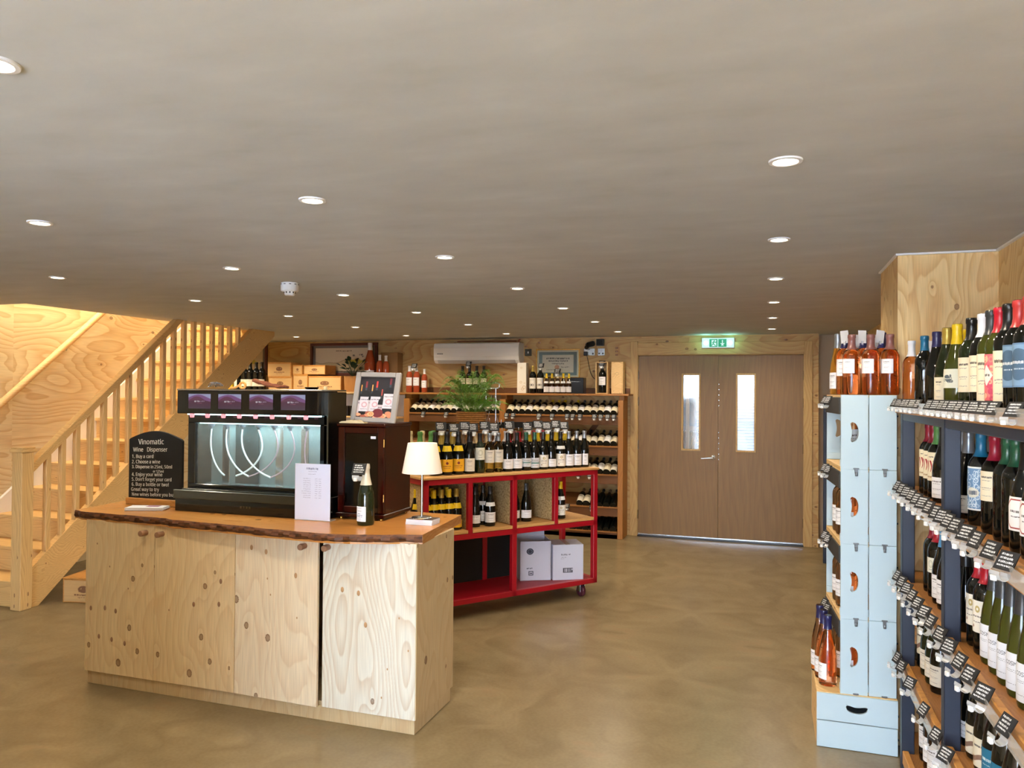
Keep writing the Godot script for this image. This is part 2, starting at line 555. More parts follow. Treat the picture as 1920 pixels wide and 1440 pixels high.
func picture_tex(k: int) -> Texture2D:
	var im := Image.create(160, 96, false, Image.FORMAT_RGB8)
	im.fill(c8(204, 188, 158))
	var r := RandomNumberGenerator.new()
	r.seed = 70 + k
	for x in 160:
		var y := int(58 + sin(x * 0.05 + k) * 6 + sin(x * 0.13) * 3)
		im.fill_rect(Rect2i(x, y, 1, 38), c8(190, 170, 132))
		im.fill_rect(Rect2i(x, y, 1, 2), c8(150, 130, 100))
	for q in 20: disc(im, 112 + r.randi_range(-20, 24), 58 + r.randi_range(-9, 6), 7, 5, c8(178, 160, 66))
	squig(im, 58, 10, 44, 4, c8(120, 106, 90), r)
	for q in 6: squig(im, 104 + r.randi_range(0, 34), 24 + r.randi_range(0, 14), 5, 6, c8(110, 100, 96), r)
	return itex(im)

func certificate_tex() -> Texture2D:
	var im := Image.create(180, 118, false, Image.FORMAT_RGB8)
	im.fill(c8(196, 196, 170))
	for e in [Rect2i(8, 8, 164, 12), Rect2i(8, 98, 164, 12), Rect2i(8, 8, 14, 102), Rect2i(158, 8, 14, 102)]: im.fill_rect(e, c8(96, 122, 122))
	im.fill_rect(Rect2i(24, 22, 132, 74), c8(208, 204, 182))
	var r := RandomNumberGenerator.new()
	r.seed = 4
	squig(im, 40, 32, 100, 7, c8(90, 90, 84), r); squig(im, 50, 44, 84, 6, c8(90, 90, 84), r); squig(im, 64, 56, 52, 5, c8(100, 98, 90), r)
	disc(im, 86, 74, 10, 9, c8(178, 126, 96)); squig(im, 104, 72, 34, 3, c8(100, 98, 90), r); squig(im, 40, 84, 40, 3, c8(110, 106, 96), r)
	return itex(im)

func menu_tex() -> Texture2D:
	var im := Image.create(168, 240, false, Image.FORMAT_RGB8)
	im.fill(c8(214, 222, 246))
	var r := RandomNumberGenerator.new()
	r.seed = 12
	var ink := c8(150, 158, 190)
	squig(im, 54, 16, 56, 8, c8(120, 130, 168), r); squig(im, 64, 31, 40, 2, ink, r); squig(im, 64, 42, 34, 2, ink, r)
	for k in 10:
		var y := 62 + k * 9
		squig(im, 40 - (8 if k in [6, 7] else 0), y, 36 + (8 if k in [6, 7] else 0), 2, ink, r); squig(im, 96, y, 12, 2, ink, r); squig(im, 114, y, 12, 2, ink, r)
	return itex(im)

func box_print_tex(k: int) -> Texture2D:
	var im := Image.create(128, 96, false, Image.FORMAT_RGB8)
	im.fill(c8(206, 166, 108))
	var r := RandomNumberGenerator.new()
	r.seed = 300 + k
	for y in 96: im.fill_rect(Rect2i(0, y, 128, 1), c8(206, 166, 108).darkened(r.randf_range(0.0, 0.06)))
	var ink := c8(122, 82, 48)
	disc(im, 64, 40, 18, 16, ink, 0.55); im.fill_rect(Rect2i(48, 40, 32, 12), ink); disc(im, 64, 38, 7, 8, ink)
	squig(im, 34, 62, 60, 7, ink, r); squig(im, 46, 76, 36, 3, ink, r)
	return itex(im)

func carton_tex(k: int) -> Texture2D:
	var im := Image.create(128, 160, false, Image.FORMAT_RGB8)
	im.fill(c8(196, 196, 208))
	var r := RandomNumberGenerator.new()
	r.seed = 400 + k
	if k == 0:
		squig(im, 34, 40, 26, 7, c8(110, 106, 116), r); squig(im, 66, 40, 8, 5, c8(110, 106, 116), r); squig(im, 36, 54, 22, 3, c8(140, 136, 146), r); squig(im, 32, 62, 18, 2, c8(150, 146, 156), r)
		im.fill_rect(Rect2i(42, 106, 42, 22), c8(70, 70, 78))
		for i in 15: im.fill_rect(Rect2i(45 + i * 2 + r.randi_range(0, 3), 109, 1, 16), c8(196, 196, 208))
		im.fill_rect(Rect2i(79, 109, 4, 8), c8(196, 196, 208))
	else:
		disc(im, 40, 40, 15, 13, c8(44, 46, 60)); disc(im, 40, 40, 10, 9, c8(110, 112, 126), 0.8)
		squig(im, 26, 108, 24, 4, c8(70, 72, 84), r); im.fill_rect(Rect2i(34, 122, 20, 18), c8(60, 62, 76)); im.fill_rect(Rect2i(37, 125, 14, 12), c8(196, 196, 208)); squig(im, 39, 128, 10, 5, c8(60, 62, 76), r)
	return itex(im)

# power-floated concrete, 4 m across: soft clouds, trowel sweeps, a few pale and dark marks
func concrete_image(w: int) -> Image:
	var a := noise(3, 1.0, 4)
	var b := noise(5, 1.0, 2)
	var c := noise(8, 1.0, 2)
	var data := PackedByteArray()
	data.resize(w * w * 3)
	var at := 0
	for j in w:
		var y := 4.0 * j / w
		for i in w:
			var x := 4.0 * i / w
			# fold the plane so that the edges meet
			var px := absf(x - 2.0) * 2.0
			var py := absf(y - 2.0) * 2.0
			var wx := b.get_noise_2d(px * 0.9, py * 0.9) * 0.5
			var n := a.get_noise_2d(px * 0.75 + wx, py * 0.75 - wx)
			var s := c.get_noise_2d(px * 1.2 + n * 0.6, py * 2.2 - n * 0.5 + wx)
			var f := b.get_noise_2d(px * 22.0, py * 22.0)
			var t := 0.47 + n * 0.32 + s * 0.07 + f * 0.09
			if c.get_noise_2d(px * 30.0 + 40.0, py * 30.0) > 0.86: t -= 0.18
			var col := c8(126, 113, 86).lerp(c8(180, 167, 136), clampf(t, 0.0, 1.0))
			if s > 0.3 and n > 0.1: col = col.lerp(c8(168, 140, 110), 0.25 * smoothstep(0.3, 0.5, s) * smoothstep(0.1, 0.3, n))
			data[at] = int(col.r * 255.0); data[at + 1] = int(col.g * 255.0); data[at + 2] = int(col.b * 255.0)
			at += 3
	return Image.create_from_data(w, w, false, Image.FORMAT_RGB8, data)

# ---------------------------------------------------------------- materials
func materials() -> void:
	var ply := ply_image(7, 1024, 512, 7.0, 3.1, c8(234, 212, 168), c8(196, 150, 98), 10, 0.66)
	T.ply = itex(ply)
	var plv: Image = ply.duplicate()
	plv.rotate_90(CLOCKWISE)
	T.ply_v = itex(plv)
	var pale := ply_image(31, 1024, 512, 7.0, 3.0, c8(238, 228, 208), c8(212, 182, 150), 30, 0.4)
	pale.rotate_90(CLOCKWISE)
	var pale2 := ply_image(77, 768, 384, 13.0, 4.2, c8(238, 232, 216), c8(206, 176, 144), 9, 0.6)
	pale2.rotate_90(CLOCKWISE)
	T.pale2_v = itex(pale2)
	T.pale_v = itex(pale)
	var fine := ply_image(57, 768, 384, 26.0, 3.0, c8(230, 206, 164), c8(190, 150, 104), 7, 0.5)
	T.fine = itex(fine)
	var fiv: Image = fine.duplicate()
	fiv.rotate_90(CLOCKWISE)
	T.fine_v = itex(fiv)
	var ven := ply_image(91, 512, 256, 22.0, 1.5, c8(226, 206, 172), c8(196, 164, 126), 0, 0.35)
	ven.rotate_90(CLOCKWISE)
	T.veneer = itex(ven)
	T.concrete = itex(concrete_image(1024))
	T.plaster = noise_tex(23, 0.01, 5, [c8(198, 193, 186), c8(205, 200, 195), c8(209, 204, 199), c8(216, 211, 206)], 1024)
	T.osb = noise_tex(43, 0.06, 3, [c8(120, 96, 60), c8(168, 140, 92), c8(188, 160, 112), c8(206, 180, 132)], 256)
	T.bark = noise_tex(53, 0.03, 4, [c8(58, 34, 18), c8(104, 64, 32), c8(140, 90, 46), c8(96, 56, 28)], 256)
	var H := Vector3(1 / 2.4, 1 / 1.2, 1 / 2.4)
	var V := Vector3(1 / 1.2, 1 / 2.4, 1 / 1.2)
	M.ply_stair = tri_mat(T.ply, c8(244, 246, 246), H, 0.55, true, Vector3(0.18, 0.35, 0.07))
	M.ply_back = tri_mat(T.ply, c8(212, 196, 162), Vector3(1 / 2.4, 1 / 1.2, 1 / 2.4), 0.6, true, Vector3(0.4, 0.1, 0.3))
	M.ply_col = tri_mat(T.ply_v, c8(246, 236, 210), Vector3(1 / 0.9, 1 / 1.8, 1 / 0.9), 0.55, true, Vector3(0.3, 0.2, 0.45))
	M.ply_trim = tri_mat(T.fine_v, c8(220, 204, 166), V, 0.6, true, Vector3(0.2, 0.5, 0.1))
	M.ply_trim_h = tri_mat(T.fine, c8(220, 204, 166), H, 0.6, true, Vector3(0.2, 0.5, 0.1))
	M.door = tri_mat(T.veneer, c8(150, 124, 80), Vector3(1 / 1.8, 1 / 4.0, 1 / 1.2), 0.5, true, Vector3(0.1, 0.3, 0.2))
	M.counter = tri_mat(T.pale_v, c8(238, 222, 192), V, 0.5, false, Vector3(0.27, 0.12, 0.4))  # left doors, tinted darker and yellower to deepen their shade
	M.counter2 = tri_mat(T.pale_v, c8(244, 236, 222), V, 0.5, false, Vector3(0.63, 0.52, 0.1))
	M.counter3 = tri_mat(T.pale2_v, c8(234, 236, 234), Vector3(1 / 0.9, 1 / 2.0, 1 / 0.9), 0.5, false, Vector3(0.2, 0.3, 0.1))
	M.counter_side = tri_mat(T.pale_v, c8(206, 190, 160), V, 0.55, false, Vector3(0.5, 0.3, 0.2))
	M.slab = tri_mat(T.fine, c8(200, 156, 104), Vector3(0.5, 1, 1.1), 0.24, true, Vector3(0.3, 0.2, 0.6))
	M.bark = tri_mat(T.bark, c8(186, 166, 128), Vector3(2.0, 6, 4), 0.6, true)
	M.pine = tri_mat(T.fine_v, c8(246, 228, 192), Vector3(2.0, 0.5, 2.0), 0.5, false, Vector3(0.3, 0.1, 0.7))
	M.pine_h = tri_mat(T.fine, c8(246, 228, 190), Vector3(0.5, 2.0, 2.0), 0.5, false, Vector3(0.1, 0.6, 0.3))
	M.pine_w = tri_mat(T.fine, c8(246, 226, 186), Vector3(0.5, 2.0, 2.0), 0.5, true, Vector3(0.5, 0.2, 0.3))
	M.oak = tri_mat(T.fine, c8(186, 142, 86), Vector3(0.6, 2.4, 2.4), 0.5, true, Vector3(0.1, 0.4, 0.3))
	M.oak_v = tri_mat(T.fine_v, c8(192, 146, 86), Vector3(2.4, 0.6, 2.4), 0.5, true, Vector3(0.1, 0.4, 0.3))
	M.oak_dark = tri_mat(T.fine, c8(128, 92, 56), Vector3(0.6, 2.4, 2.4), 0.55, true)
	M.shelf_wood = tri_mat(T.fine_v, c8(186, 142, 92), Vector3(2.0, 0.5, 2.0), 0.45, true, Vector3(0.6, 0.1, 0.2))
	M.lip_wood = tri_mat(T.fine, c8(224, 180, 118), Vector3(1.0, 1.0, 0.5), 0.45, true, Vector3(0.2, 0.1, 0.4))
	M.osb = tri_mat(T.osb, Color.WHITE, Vector3(3, 3, 3), 0.8, false)
	M.osb_top = tri_mat(T.fine, c8(226, 196, 150), Vector3(0.7, 2, 2), 0.6, false)
	M.floor = tri_mat(T.concrete, c8(222, 214, 202), Vector3(0.25, 0.25, 0.25), 0.27, true, Vector3(0.13, 0, 0.31))
	M.floor.metallic_specular = 0.42
	M.ceiling = tri_mat(T.plaster, c8(226, 233, 234), Vector3(0.2, 0.5, 0.42), 0.85)
	M.wall_white = mat(c8(206, 204, 200), 0.8)
	M.white = mat(c8(232, 232, 230), 0.4)
	M.white_gloss = mat(c8(226, 226, 222), 0.25)
	M.string = mat(c8(238, 230, 214), 0.6)
	M.blue_frame = mat(c8(25, 36, 54), 0.45)
	M.red = mat(c8(156, 8, 28), 0.35)
	M.red_metal = mat(c8(132, 6, 20), 0.45)
	M.black = mat(c8(14, 14, 16), 0.3)
	M.black_gloss = mat(c8(8, 9, 11), 0.08)
	M.black_matt = mat(c8(14, 14, 14), 0.75)
	M.steel = mat(c8(190, 194, 196), 0.22, 1.0)
	M.steel_dark = mat(c8(96, 98, 96), 0.25, 1.0)
	M.chrome = mat(c8(214, 216, 220), 0.14, 0.8)
	M.brass = mat(c8(206, 160, 82), 0.25, 1.0)
	M.mahogany = tri_mat(T.bark, c8(92, 34, 34), Vector3(3, 0.8, 3), 0.18, false)
	M.crate = mat(c8(182, 200, 204), 0.6)
	M.crate_in = mat(c8(196, 212, 218), 0.7)
	M.dark_strip = mat(c8(46, 44, 42), 0.7)
	M.pale_board = tri_mat(T.fine, c8(246, 232, 204), Vector3(2, 2, 0.5), 0.6, true)
	M.dark_glass = mat(c8(11, 13, 11), 0.035)
	M.green_glass = mat(c8(26, 34, 16), 0.06)
	M.olive_glass = mat(c8(58, 62, 18), 0.05)
	M.brown_glass = mat(c8(48, 28, 14), 0.07)
	M.rose = solid_glass(Color(1.0, 0.76, 0.56))
	M.gold_wine = solid_glass(Color(0.98, 0.86, 0.5))
	M.rose_dim = mat(c8(160, 70, 40), 0.08)
	M.clear_plastic = clear(0.32, Color(0.92, 0.93, 0.93), 0.12)
	M.pane = clear(0.03)
	M.darkened_pane = clear(0.6, Color(0.02, 0.015, 0.015), 0.1)  # cabinet pane tinted black for the dim inside and to mute reflections
	M.clip_metal = mat(c8(120, 122, 124), 0.3, 0.6)
	M.cap_foil = mat(c8(220, 212, 190), 0.3, 0.25)
	M.stub = mat(c8(228, 226, 220), 0.4)
	M.green_leaf = mat(c8(108, 152, 40), 0.5)
	M.green_leaf.backlight_enabled = true
	M.green_leaf.backlight = Color(0.2, 0.32, 0.06)
	M.dark_leaf = mat(c8(28, 52, 26), 0.4)
	M.wicker = tri_mat(T.osb, c8(206, 160, 96), Vector3(3, 12, 3), 0.8, false)
	M.paper = mat(c8(226, 228, 234), 0.7)
	M.paper_mark = mat(c8(150, 110, 130), 0.7)
	M.cork = mat(c8(178, 138, 96), 0.8)
	M.knob = mat(c8(150, 112, 84), 0.55)
	M.grey_paint = mat(c8(150, 144, 138), 0.5)
	M.rubber = mat(c8(40, 38, 42), 0.6)
	M.chalk = mat(c8(222, 222, 216), 0.9)
	for k in 6: M["tagcard%d" % k] = tex_mat(chalk_tag_tex(k), 0.8)
	for p in [["black", 20, 20, 22], ["charcoal", 52, 54, 56], ["white", 226, 228, 232], ["silver", 150, 154, 158], ["red", 176, 22, 40], ["crimson", 140, 20, 44], ["coral", 172, 50, 48], ["teal", 22, 96, 132], ["navy", 34, 34, 78], ["gold", 176, 148, 62], ["yellow", 226, 190, 24], ["olive", 170, 160, 52], ["green", 86, 140, 74], ["deepgreen", 26, 78, 52], ["skyblue", 92, 152, 196], ["cream", 214, 196, 152], ["rosecap", 122, 78, 72], ["tan", 190, 160, 112], ["bronze", 120, 92, 60]]:
		M["cap_" + p[0]] = mat(c8(p[1], p[2], p[3]), 0.32)
	M.cap_gold.metallic = 0.4
	M.cap_silver.metallic = 0.6

# ---------------------------------------------------------------- bottles and price tags
const PROFILE := {
	"bordeaux": [[0, 0.004], [0.026, 0.0], [0.0345, 0.002], [0.0372, 0.012], [0.0372, 0.185], [0.036, 0.197], [0.031, 0.211], [0.022, 0.224], [0.0165, 0.236], [0.0148, 0.25], [0.0145, 0.278], [0.0162, 0.28], [0.0162, 0.292], [0.0148, 0.297], [0, 0.297]],
	"burgundy": [[0, 0.004], [0.028, 0.0], [0.0385, 0.002], [0.0412, 0.012], [0.0412, 0.122], [0.0395, 0.145], [0.034, 0.172], [0.026, 0.2], [0.0192, 0.226], [0.0158, 0.25], [0.0148, 0.276], [0.0162, 0.279], [0.0162, 0.29], [0.0148, 0.295], [0, 0.295]],
	"champagne": [[0, 0.004], [0.03, 0.0], [0.0415, 0.003], [0.0445, 0.014], [0.0445, 0.13], [0.0425, 0.155], [0.036, 0.185], [0.0275, 0.214], [0.021, 0.24], [0.0175, 0.265], [0.0165, 0.285], [0.019, 0.289], [0.0185, 0.302], [0.0165, 0.312], [0, 0.315]],
	"flute": [[0, 0.004], [0.025, 0.0], [0.0355, 0.002], [0.0378, 0.012], [0.0378, 0.1], [0.0365, 0.13], [0.033, 0.16], [0.0275, 0.19], [0.021, 0.22], [0.0162, 0.25], [0.0148, 0.285], [0.0162, 0.288], [0.0162, 0.3], [0.0148, 0.305], [0, 0.305]],
}

func prof(kind: String) -> Array:
	var a := []
	for p in PROFILE[kind]: a.append(Vector2(p[0], p[1]))
	return a

func radius_at(pr: Array, y: float) -> float:
	for i in range(2, pr.size()):
		if pr[i].y >= y:
			return lerpf(pr[i - 1].x, pr[i].x, clampf((y - pr[i - 1].y) / maxf(pr[i].y - pr[i - 1].y, 1e-5), 0, 1))
	return 0.015

# a sleeve that follows the glass between two heights
func band(kind: String, y0: float, y1: float, arc: float, off: float, shut := false) -> ArrayMesh:
	var key := "%s %.3f %.3f %.2f %.4f" % [kind, y0, y1, arc, off]
	if K.has(key): return K[key]
	var pr := prof(kind)
	var pts := [Vector2(radius_at(pr, y0) + off, y0)]
	for p in pr:
		if p.y > y0 + 0.001 and p.y < y1 - 0.001: pts.append(Vector2(p.x + off, p.y))
	pts.append(Vector2(radius_at(pr, y1) + off, y1))
	if shut: pts.append(Vector2(0, y1 + off))
	var m := MB.new()
	m.lathe(pts, 20 if arc > 6.0 else 14, Vector3(), -arc * 0.5, arc * 0.5)
	K[key] = m.mesh()
	return K[key]

func body_mesh(kind: String) -> ArrayMesh:
	if not K.has(kind):
		var m := MB.new()
		m.lathe(prof(kind), 28)
		K[kind] = m.mesh()
	return K[kind]

func label_mat(style: String) -> Material:
	var key := "lab_" + style
	if not M.has(key): M[key] = tex_mat(label_tex(style), 0.65)
	return M[key]

# o: label [y0, y1, arc], collar, cap0 (where the capsule starts), turn, size, lean (a Basis), name
func bottle(kind: String, glass: String, cap: String, style: String, at: Vector3, text: String, group := "", o := {}) -> Node3D:
	var t := thing(o.get("name", "wine_bottle"), text, "bottle", at, o.get("turn", 0.0), group)
	if o.has("lean"): t.basis = o.lean * Basis(Vector3(0, 1, 0), o.get("turn", 0.0))
	var s: float = o.get("size", 1.0)
	if s != 1.0: t.scale = Vector3.ONE * s
	put("glass_body", body_mesh(kind), M[glass], t)
	var top: float = prof(kind)[-1].y
	if cap: put("capsule", band(kind, o.get("cap0", 0.232), top - 0.001, TAU, 0.0007, true), M["cap_" + cap], t)
	if style:
		var l: Array = o.get("label", [0.05, 0.14, 2.7])
		put("label", band(kind, l[0], l[1], l[2], 0.0006), label_mat(style), t)
	if o.has("collar"):
		var c: Array = o.collar
		put("neck_label", band(kind, c[1], c[2], c[3], 0.0008), M[c[0]] if M.has(c[0]) else label_mat(c[0]), t)
	return t

func price_tag(at: Vector3, turn: float, text: String, group: String, k := 0, size := 1.0) -> void:
	var t := thing("price_tag", text, "price tag", at, turn, group)
	if size != 1.0: t.scale = Vector3.ONE * size
	if not K.has("tag_card"):
		var m := MB.new()
		m.box(Vector3(), Vector3(0.058, 0.05, 0.0016), 0.0)
		K.tag_back = m.mesh()
		m = MB.new()
		m.quad(Vector3(-0.028, -0.024, 0.0012), Vector3(0.028, -0.024, 0.0012), Vector3(0.028, 0.024, 0.0012), Vector3(-0.028, 0.024, 0.0012), Vector3(0, 0, 1))
		m.quad(Vector3(-0.028, -0.021, 0.0009), Vector3(0.028, -0.021, 0.0009), Vector3(0.028, 0.021, 0.0009), Vector3(-0.028, 0.021, 0.0009), Vector3(0, 0, -1))
		K.tag_card = m.mesh()
		m = MB.new()
		var arc := []
		for i in 9:
			var a := PI * 1.15 * i / 8.0
			arc.append(Vector3(0, -0.004 - 0.016 * sin(a), 0.014 - 0.016 * cos(a)))
		for i in 8:
			var mid: Vector3 = (arc[i] + arc[i + 1]) * 0.5
			var d: Vector3 = (arc[i + 1] - arc[i])
			var y := d.normalized()
			m.box(mid, Vector3(0.03, d.length() + 0.001, 0.0016), 0.0, Basis(Vector3(1, 0, 0), y, Vector3(1, 0, 0).cross(y)))
		K.tag_clip = m.mesh()
		m = MB.new()
		m.box(Vector3(), Vector3(0.014, 0.014, 0.009), 0.0015)
		K.tag_stub = m.mesh()
	var lean := Basis(Vector3(1, 0, 0), -0.52)
	put("card", K.tag_card, M["tagcard%d" % (k % 6)], t, Vector3(0, 0.026, -0.005), lean)
	put("card_back", K.tag_back, M.black_matt, t, Vector3(0, 0.026, -0.0052), lean)
	put("clip", K.tag_clip, M.clear_plastic, t)
	put("clip_foot", K.tag_stub, M.stub, t, Vector3(0, -0.013, 0.031))

func nth(i: int) -> String:
	return ORD[i] if i < ORD.size() else str(i + 1) + "th"

# ---------------------------------------------------------------- the room
func setting() -> void:
	var m := MB.new()
	m.bx(-7.4, 1.2, -0.25, 0.0, 2.9, -9.2, 0.0)
	struct("floor", m, M.floor, "polished brown concrete floor with mottled stains")
	m = MB.new()
	m.bx(-5.47, 1.2, CEIL, CEIL + 0.25, 2.9, -9.2, 0.0).bx(-7.4, -5.47, CEIL, CEIL + 0.25, 2.9, -4.485, 0.0).bx(-7.4, -5.47, CEIL, CEIL + 0.25, -7.4, -9.2, 0.0)
	struct("ceiling", m, M.ceiling, "plain grey-beige plaster ceiling with rows of downlights")
	# back wall round the double door, then the recess at its right
	m = MB.new()
	m.bx(-7.4, -1.43, 0, CEIL, -8.9, -9.06, 0.0).bx(0.405, 0.535, 0, CEIL, -8.9, -9.06, 0.0).bx(-1.43, 0.405, 2.1, CEIL, -8.9, -9.06, 0.0)
	var bw := struct("wall_back", m, M.ply_back, "knotty plywood wall behind the wine rack and round the door")
	for p in [[-3.7, 2.25], [-3.68, 2.18], [-3.68, 2.09], [-4.52, 2.2], [-2.77, 2.2], [-2.77, 2.12], [-1.66, 2.17], [-1.66, 2.13], [-1.66, 2.09], [-5.52, 2.24], [-5.52, 2.19], [-5.52, 2.13], [-5.83, 2.2], [-5.83, 2.14], [-2.6, 2.245], [-1.93, 1.9], [-3.2, 1.77], [-3.05, 1.86], [-1.08, 2.24], [-1.08, 2.2], [0.2, 2.24], [0.22, 2.18], [-0.02, 2.175], [0.47, 0.13]]:
		var kn := MB.new()
		kn.lathe([Vector2(0.014, 0), Vector2(0.012, 0.002), Vector2(0, 0.0025)], 10, Vector3(p[0], p[1], -8.9), 0, TAU, Basis(Vector3(1.3, 0, 0), Vector3(0, 0, 1), Vector3(0, -0.8, 0)))
		put("knot_plug", kn, M.knob if p[0] > -3.9 else M.cork, bw)
	m = MB.new()
	m.bx(0.535, 1.0, 0, CEIL, -9.1, -9.2, 0.0)
	struct("wall_recess", m, mat(c8(178, 160, 134), 0.8), "plain beige wall beyond the right end of the plywood", "wall")
	m = MB.new()
	m.bx(1.0, 1.2, 0, CEIL, 2.9, -9.2, 0.0)
	struct("wall_right", m, M.ply_col, "plywood wall behind the blue bottle rack")
	m = MB.new()
	m.bx(0.585, 1.0, 0, CEIL - 0.008, -4.0, -4.56, 0.001)
	struct("wall_column", m, M.ply_col, "boxed plywood column beside the pale blue crates", "column")
	m = MB.new()
	m.bx(0.575, 1.0, CEIL - 0.008, CEIL, -3.985, -4.57, 0.0).bx(0.985, 1.0, CEIL - 0.008, CEIL, 2.9, -3.98, 0.0)
	struct("trim_1", m, M.white, "thin white strip between the column top and the ceiling")
	# left side: shop wall, then the tall plywood wall of the stair
	m = MB.new()
	m.bx(-6.2, -6.35, 0, 5.0, -4.3, -7.6, 0.0).bx(-6.35, -7.4, 0, CEIL, -7.45, -7.6, 0.0)
	struct("wall_stair", m, M.ply_stair, "tall plywood wall with bold grain beside the staircase")
	m = MB.new()
	m.bx(-6.2, -6.35, 0, CEIL, 2.9, -4.3, 0.0)
	struct("wall_left", m, M.ply_stair, "plywood wall at the left of the shop")
	m = MB.new()
	m.bx(-7.3, -7.4, 0, CEIL, -7.4, -9.2, 0.0)
	struct("wall_alcove", m, M.ply_back, "plywood wall at the end of the alcove under the stairs", "wall")
	# the floor above, seen through the stair opening
	m = MB.new()
	m.bx(-5.3, -5.47, CEIL + 0.25, 5.0, -4.3, -7.6, 0.0).bx(-6.2, -5.47, CEIL + 0.25, 5.0, -4.3, -4.485, 0.0).bx(-6.2, -5.47, CEIL + 0.25, 5.0, -8.6, -8.75, 0.0).bx(-5.3, -5.47, CEIL + 0.25, 5.0, -7.6, -8.75, 0.0).bx(-6.2, -6.35, CEIL + 0.25, 5.0, -7.6, -8.75, 0.0)
	struct("wall_upper", m, M.string, "pale walls of the landing above the stairs", "wall")
	m = MB.new()
	m.bx(-5.3, -6.35, 5.0, 5.15, -4.3, -8.75, 0.0)
	struct("ceiling_upper", m, M.wall_white, "white ceiling above the stairwell", "ceiling")
	# front of the shop behind the camera: wall round a wide glazed opening
	m = MB.new()
	m.bx(-6.2, -3.4, 0, CEIL, 2.6, 2.9, 0.0).bx(0.8, 1.2, 0, CEIL, 2.6, 2.9, 0.0).bx(-3.4, 0.8, 2.24, CEIL, 2.6, 2.9, 0.0)
	struct("wall_front", m, M.wall_white, "front wall of the shop round the glazed entrance")
	m = MB.new()
	m.bx(-1.9, -1.75, 0, 1.55, 2.6, -1.3, 0.0).bx(-3.6, -1.9, 0, 1.55, -1.15, -1.3, 0.0)  # unseen, added to keep daylight off the left counter doors
	struct("wall_added_partition", m, M.ply_stair, "chest-high plywood partition at the left of the entrance", "partition")
	m = MB.new()
	for x in [-3.38, -2.34, -1.3, -0.26, 0.78]: m.bx(x - 0.03, x + 0.03, 0.02, 2.24, 2.7, 2.76, 0.004)
	m.bx(-3.4, 0.8, 0.0, 0.06, 2.7, 2.76, 0.004).bx(-3.4, 0.8, 2.18, 2.24, 2.7, 2.76, 0.004)
	var fr := struct("window_1", m, M.grey_paint, "glazed shop front with slim grey frames")
	for k in 4:
		m = MB.new()
		m.bx([-3.35, -2.31, -1.27, -0.23][k], [-2.37, -1.33, -0.29, 0.75][k], 0.06, 2.18, 2.728, 2.732, 0.0)
		put("pane", m, M.pane, fr)
	m = MB.new()
	m.bx(-40, 40, -0.35, -0.12, 2.9, 40, 0.0)
	struct("pavement_front", m, mat(c8(176, 178, 180), 0.9), "paved yard outside the shop front", "pavement")

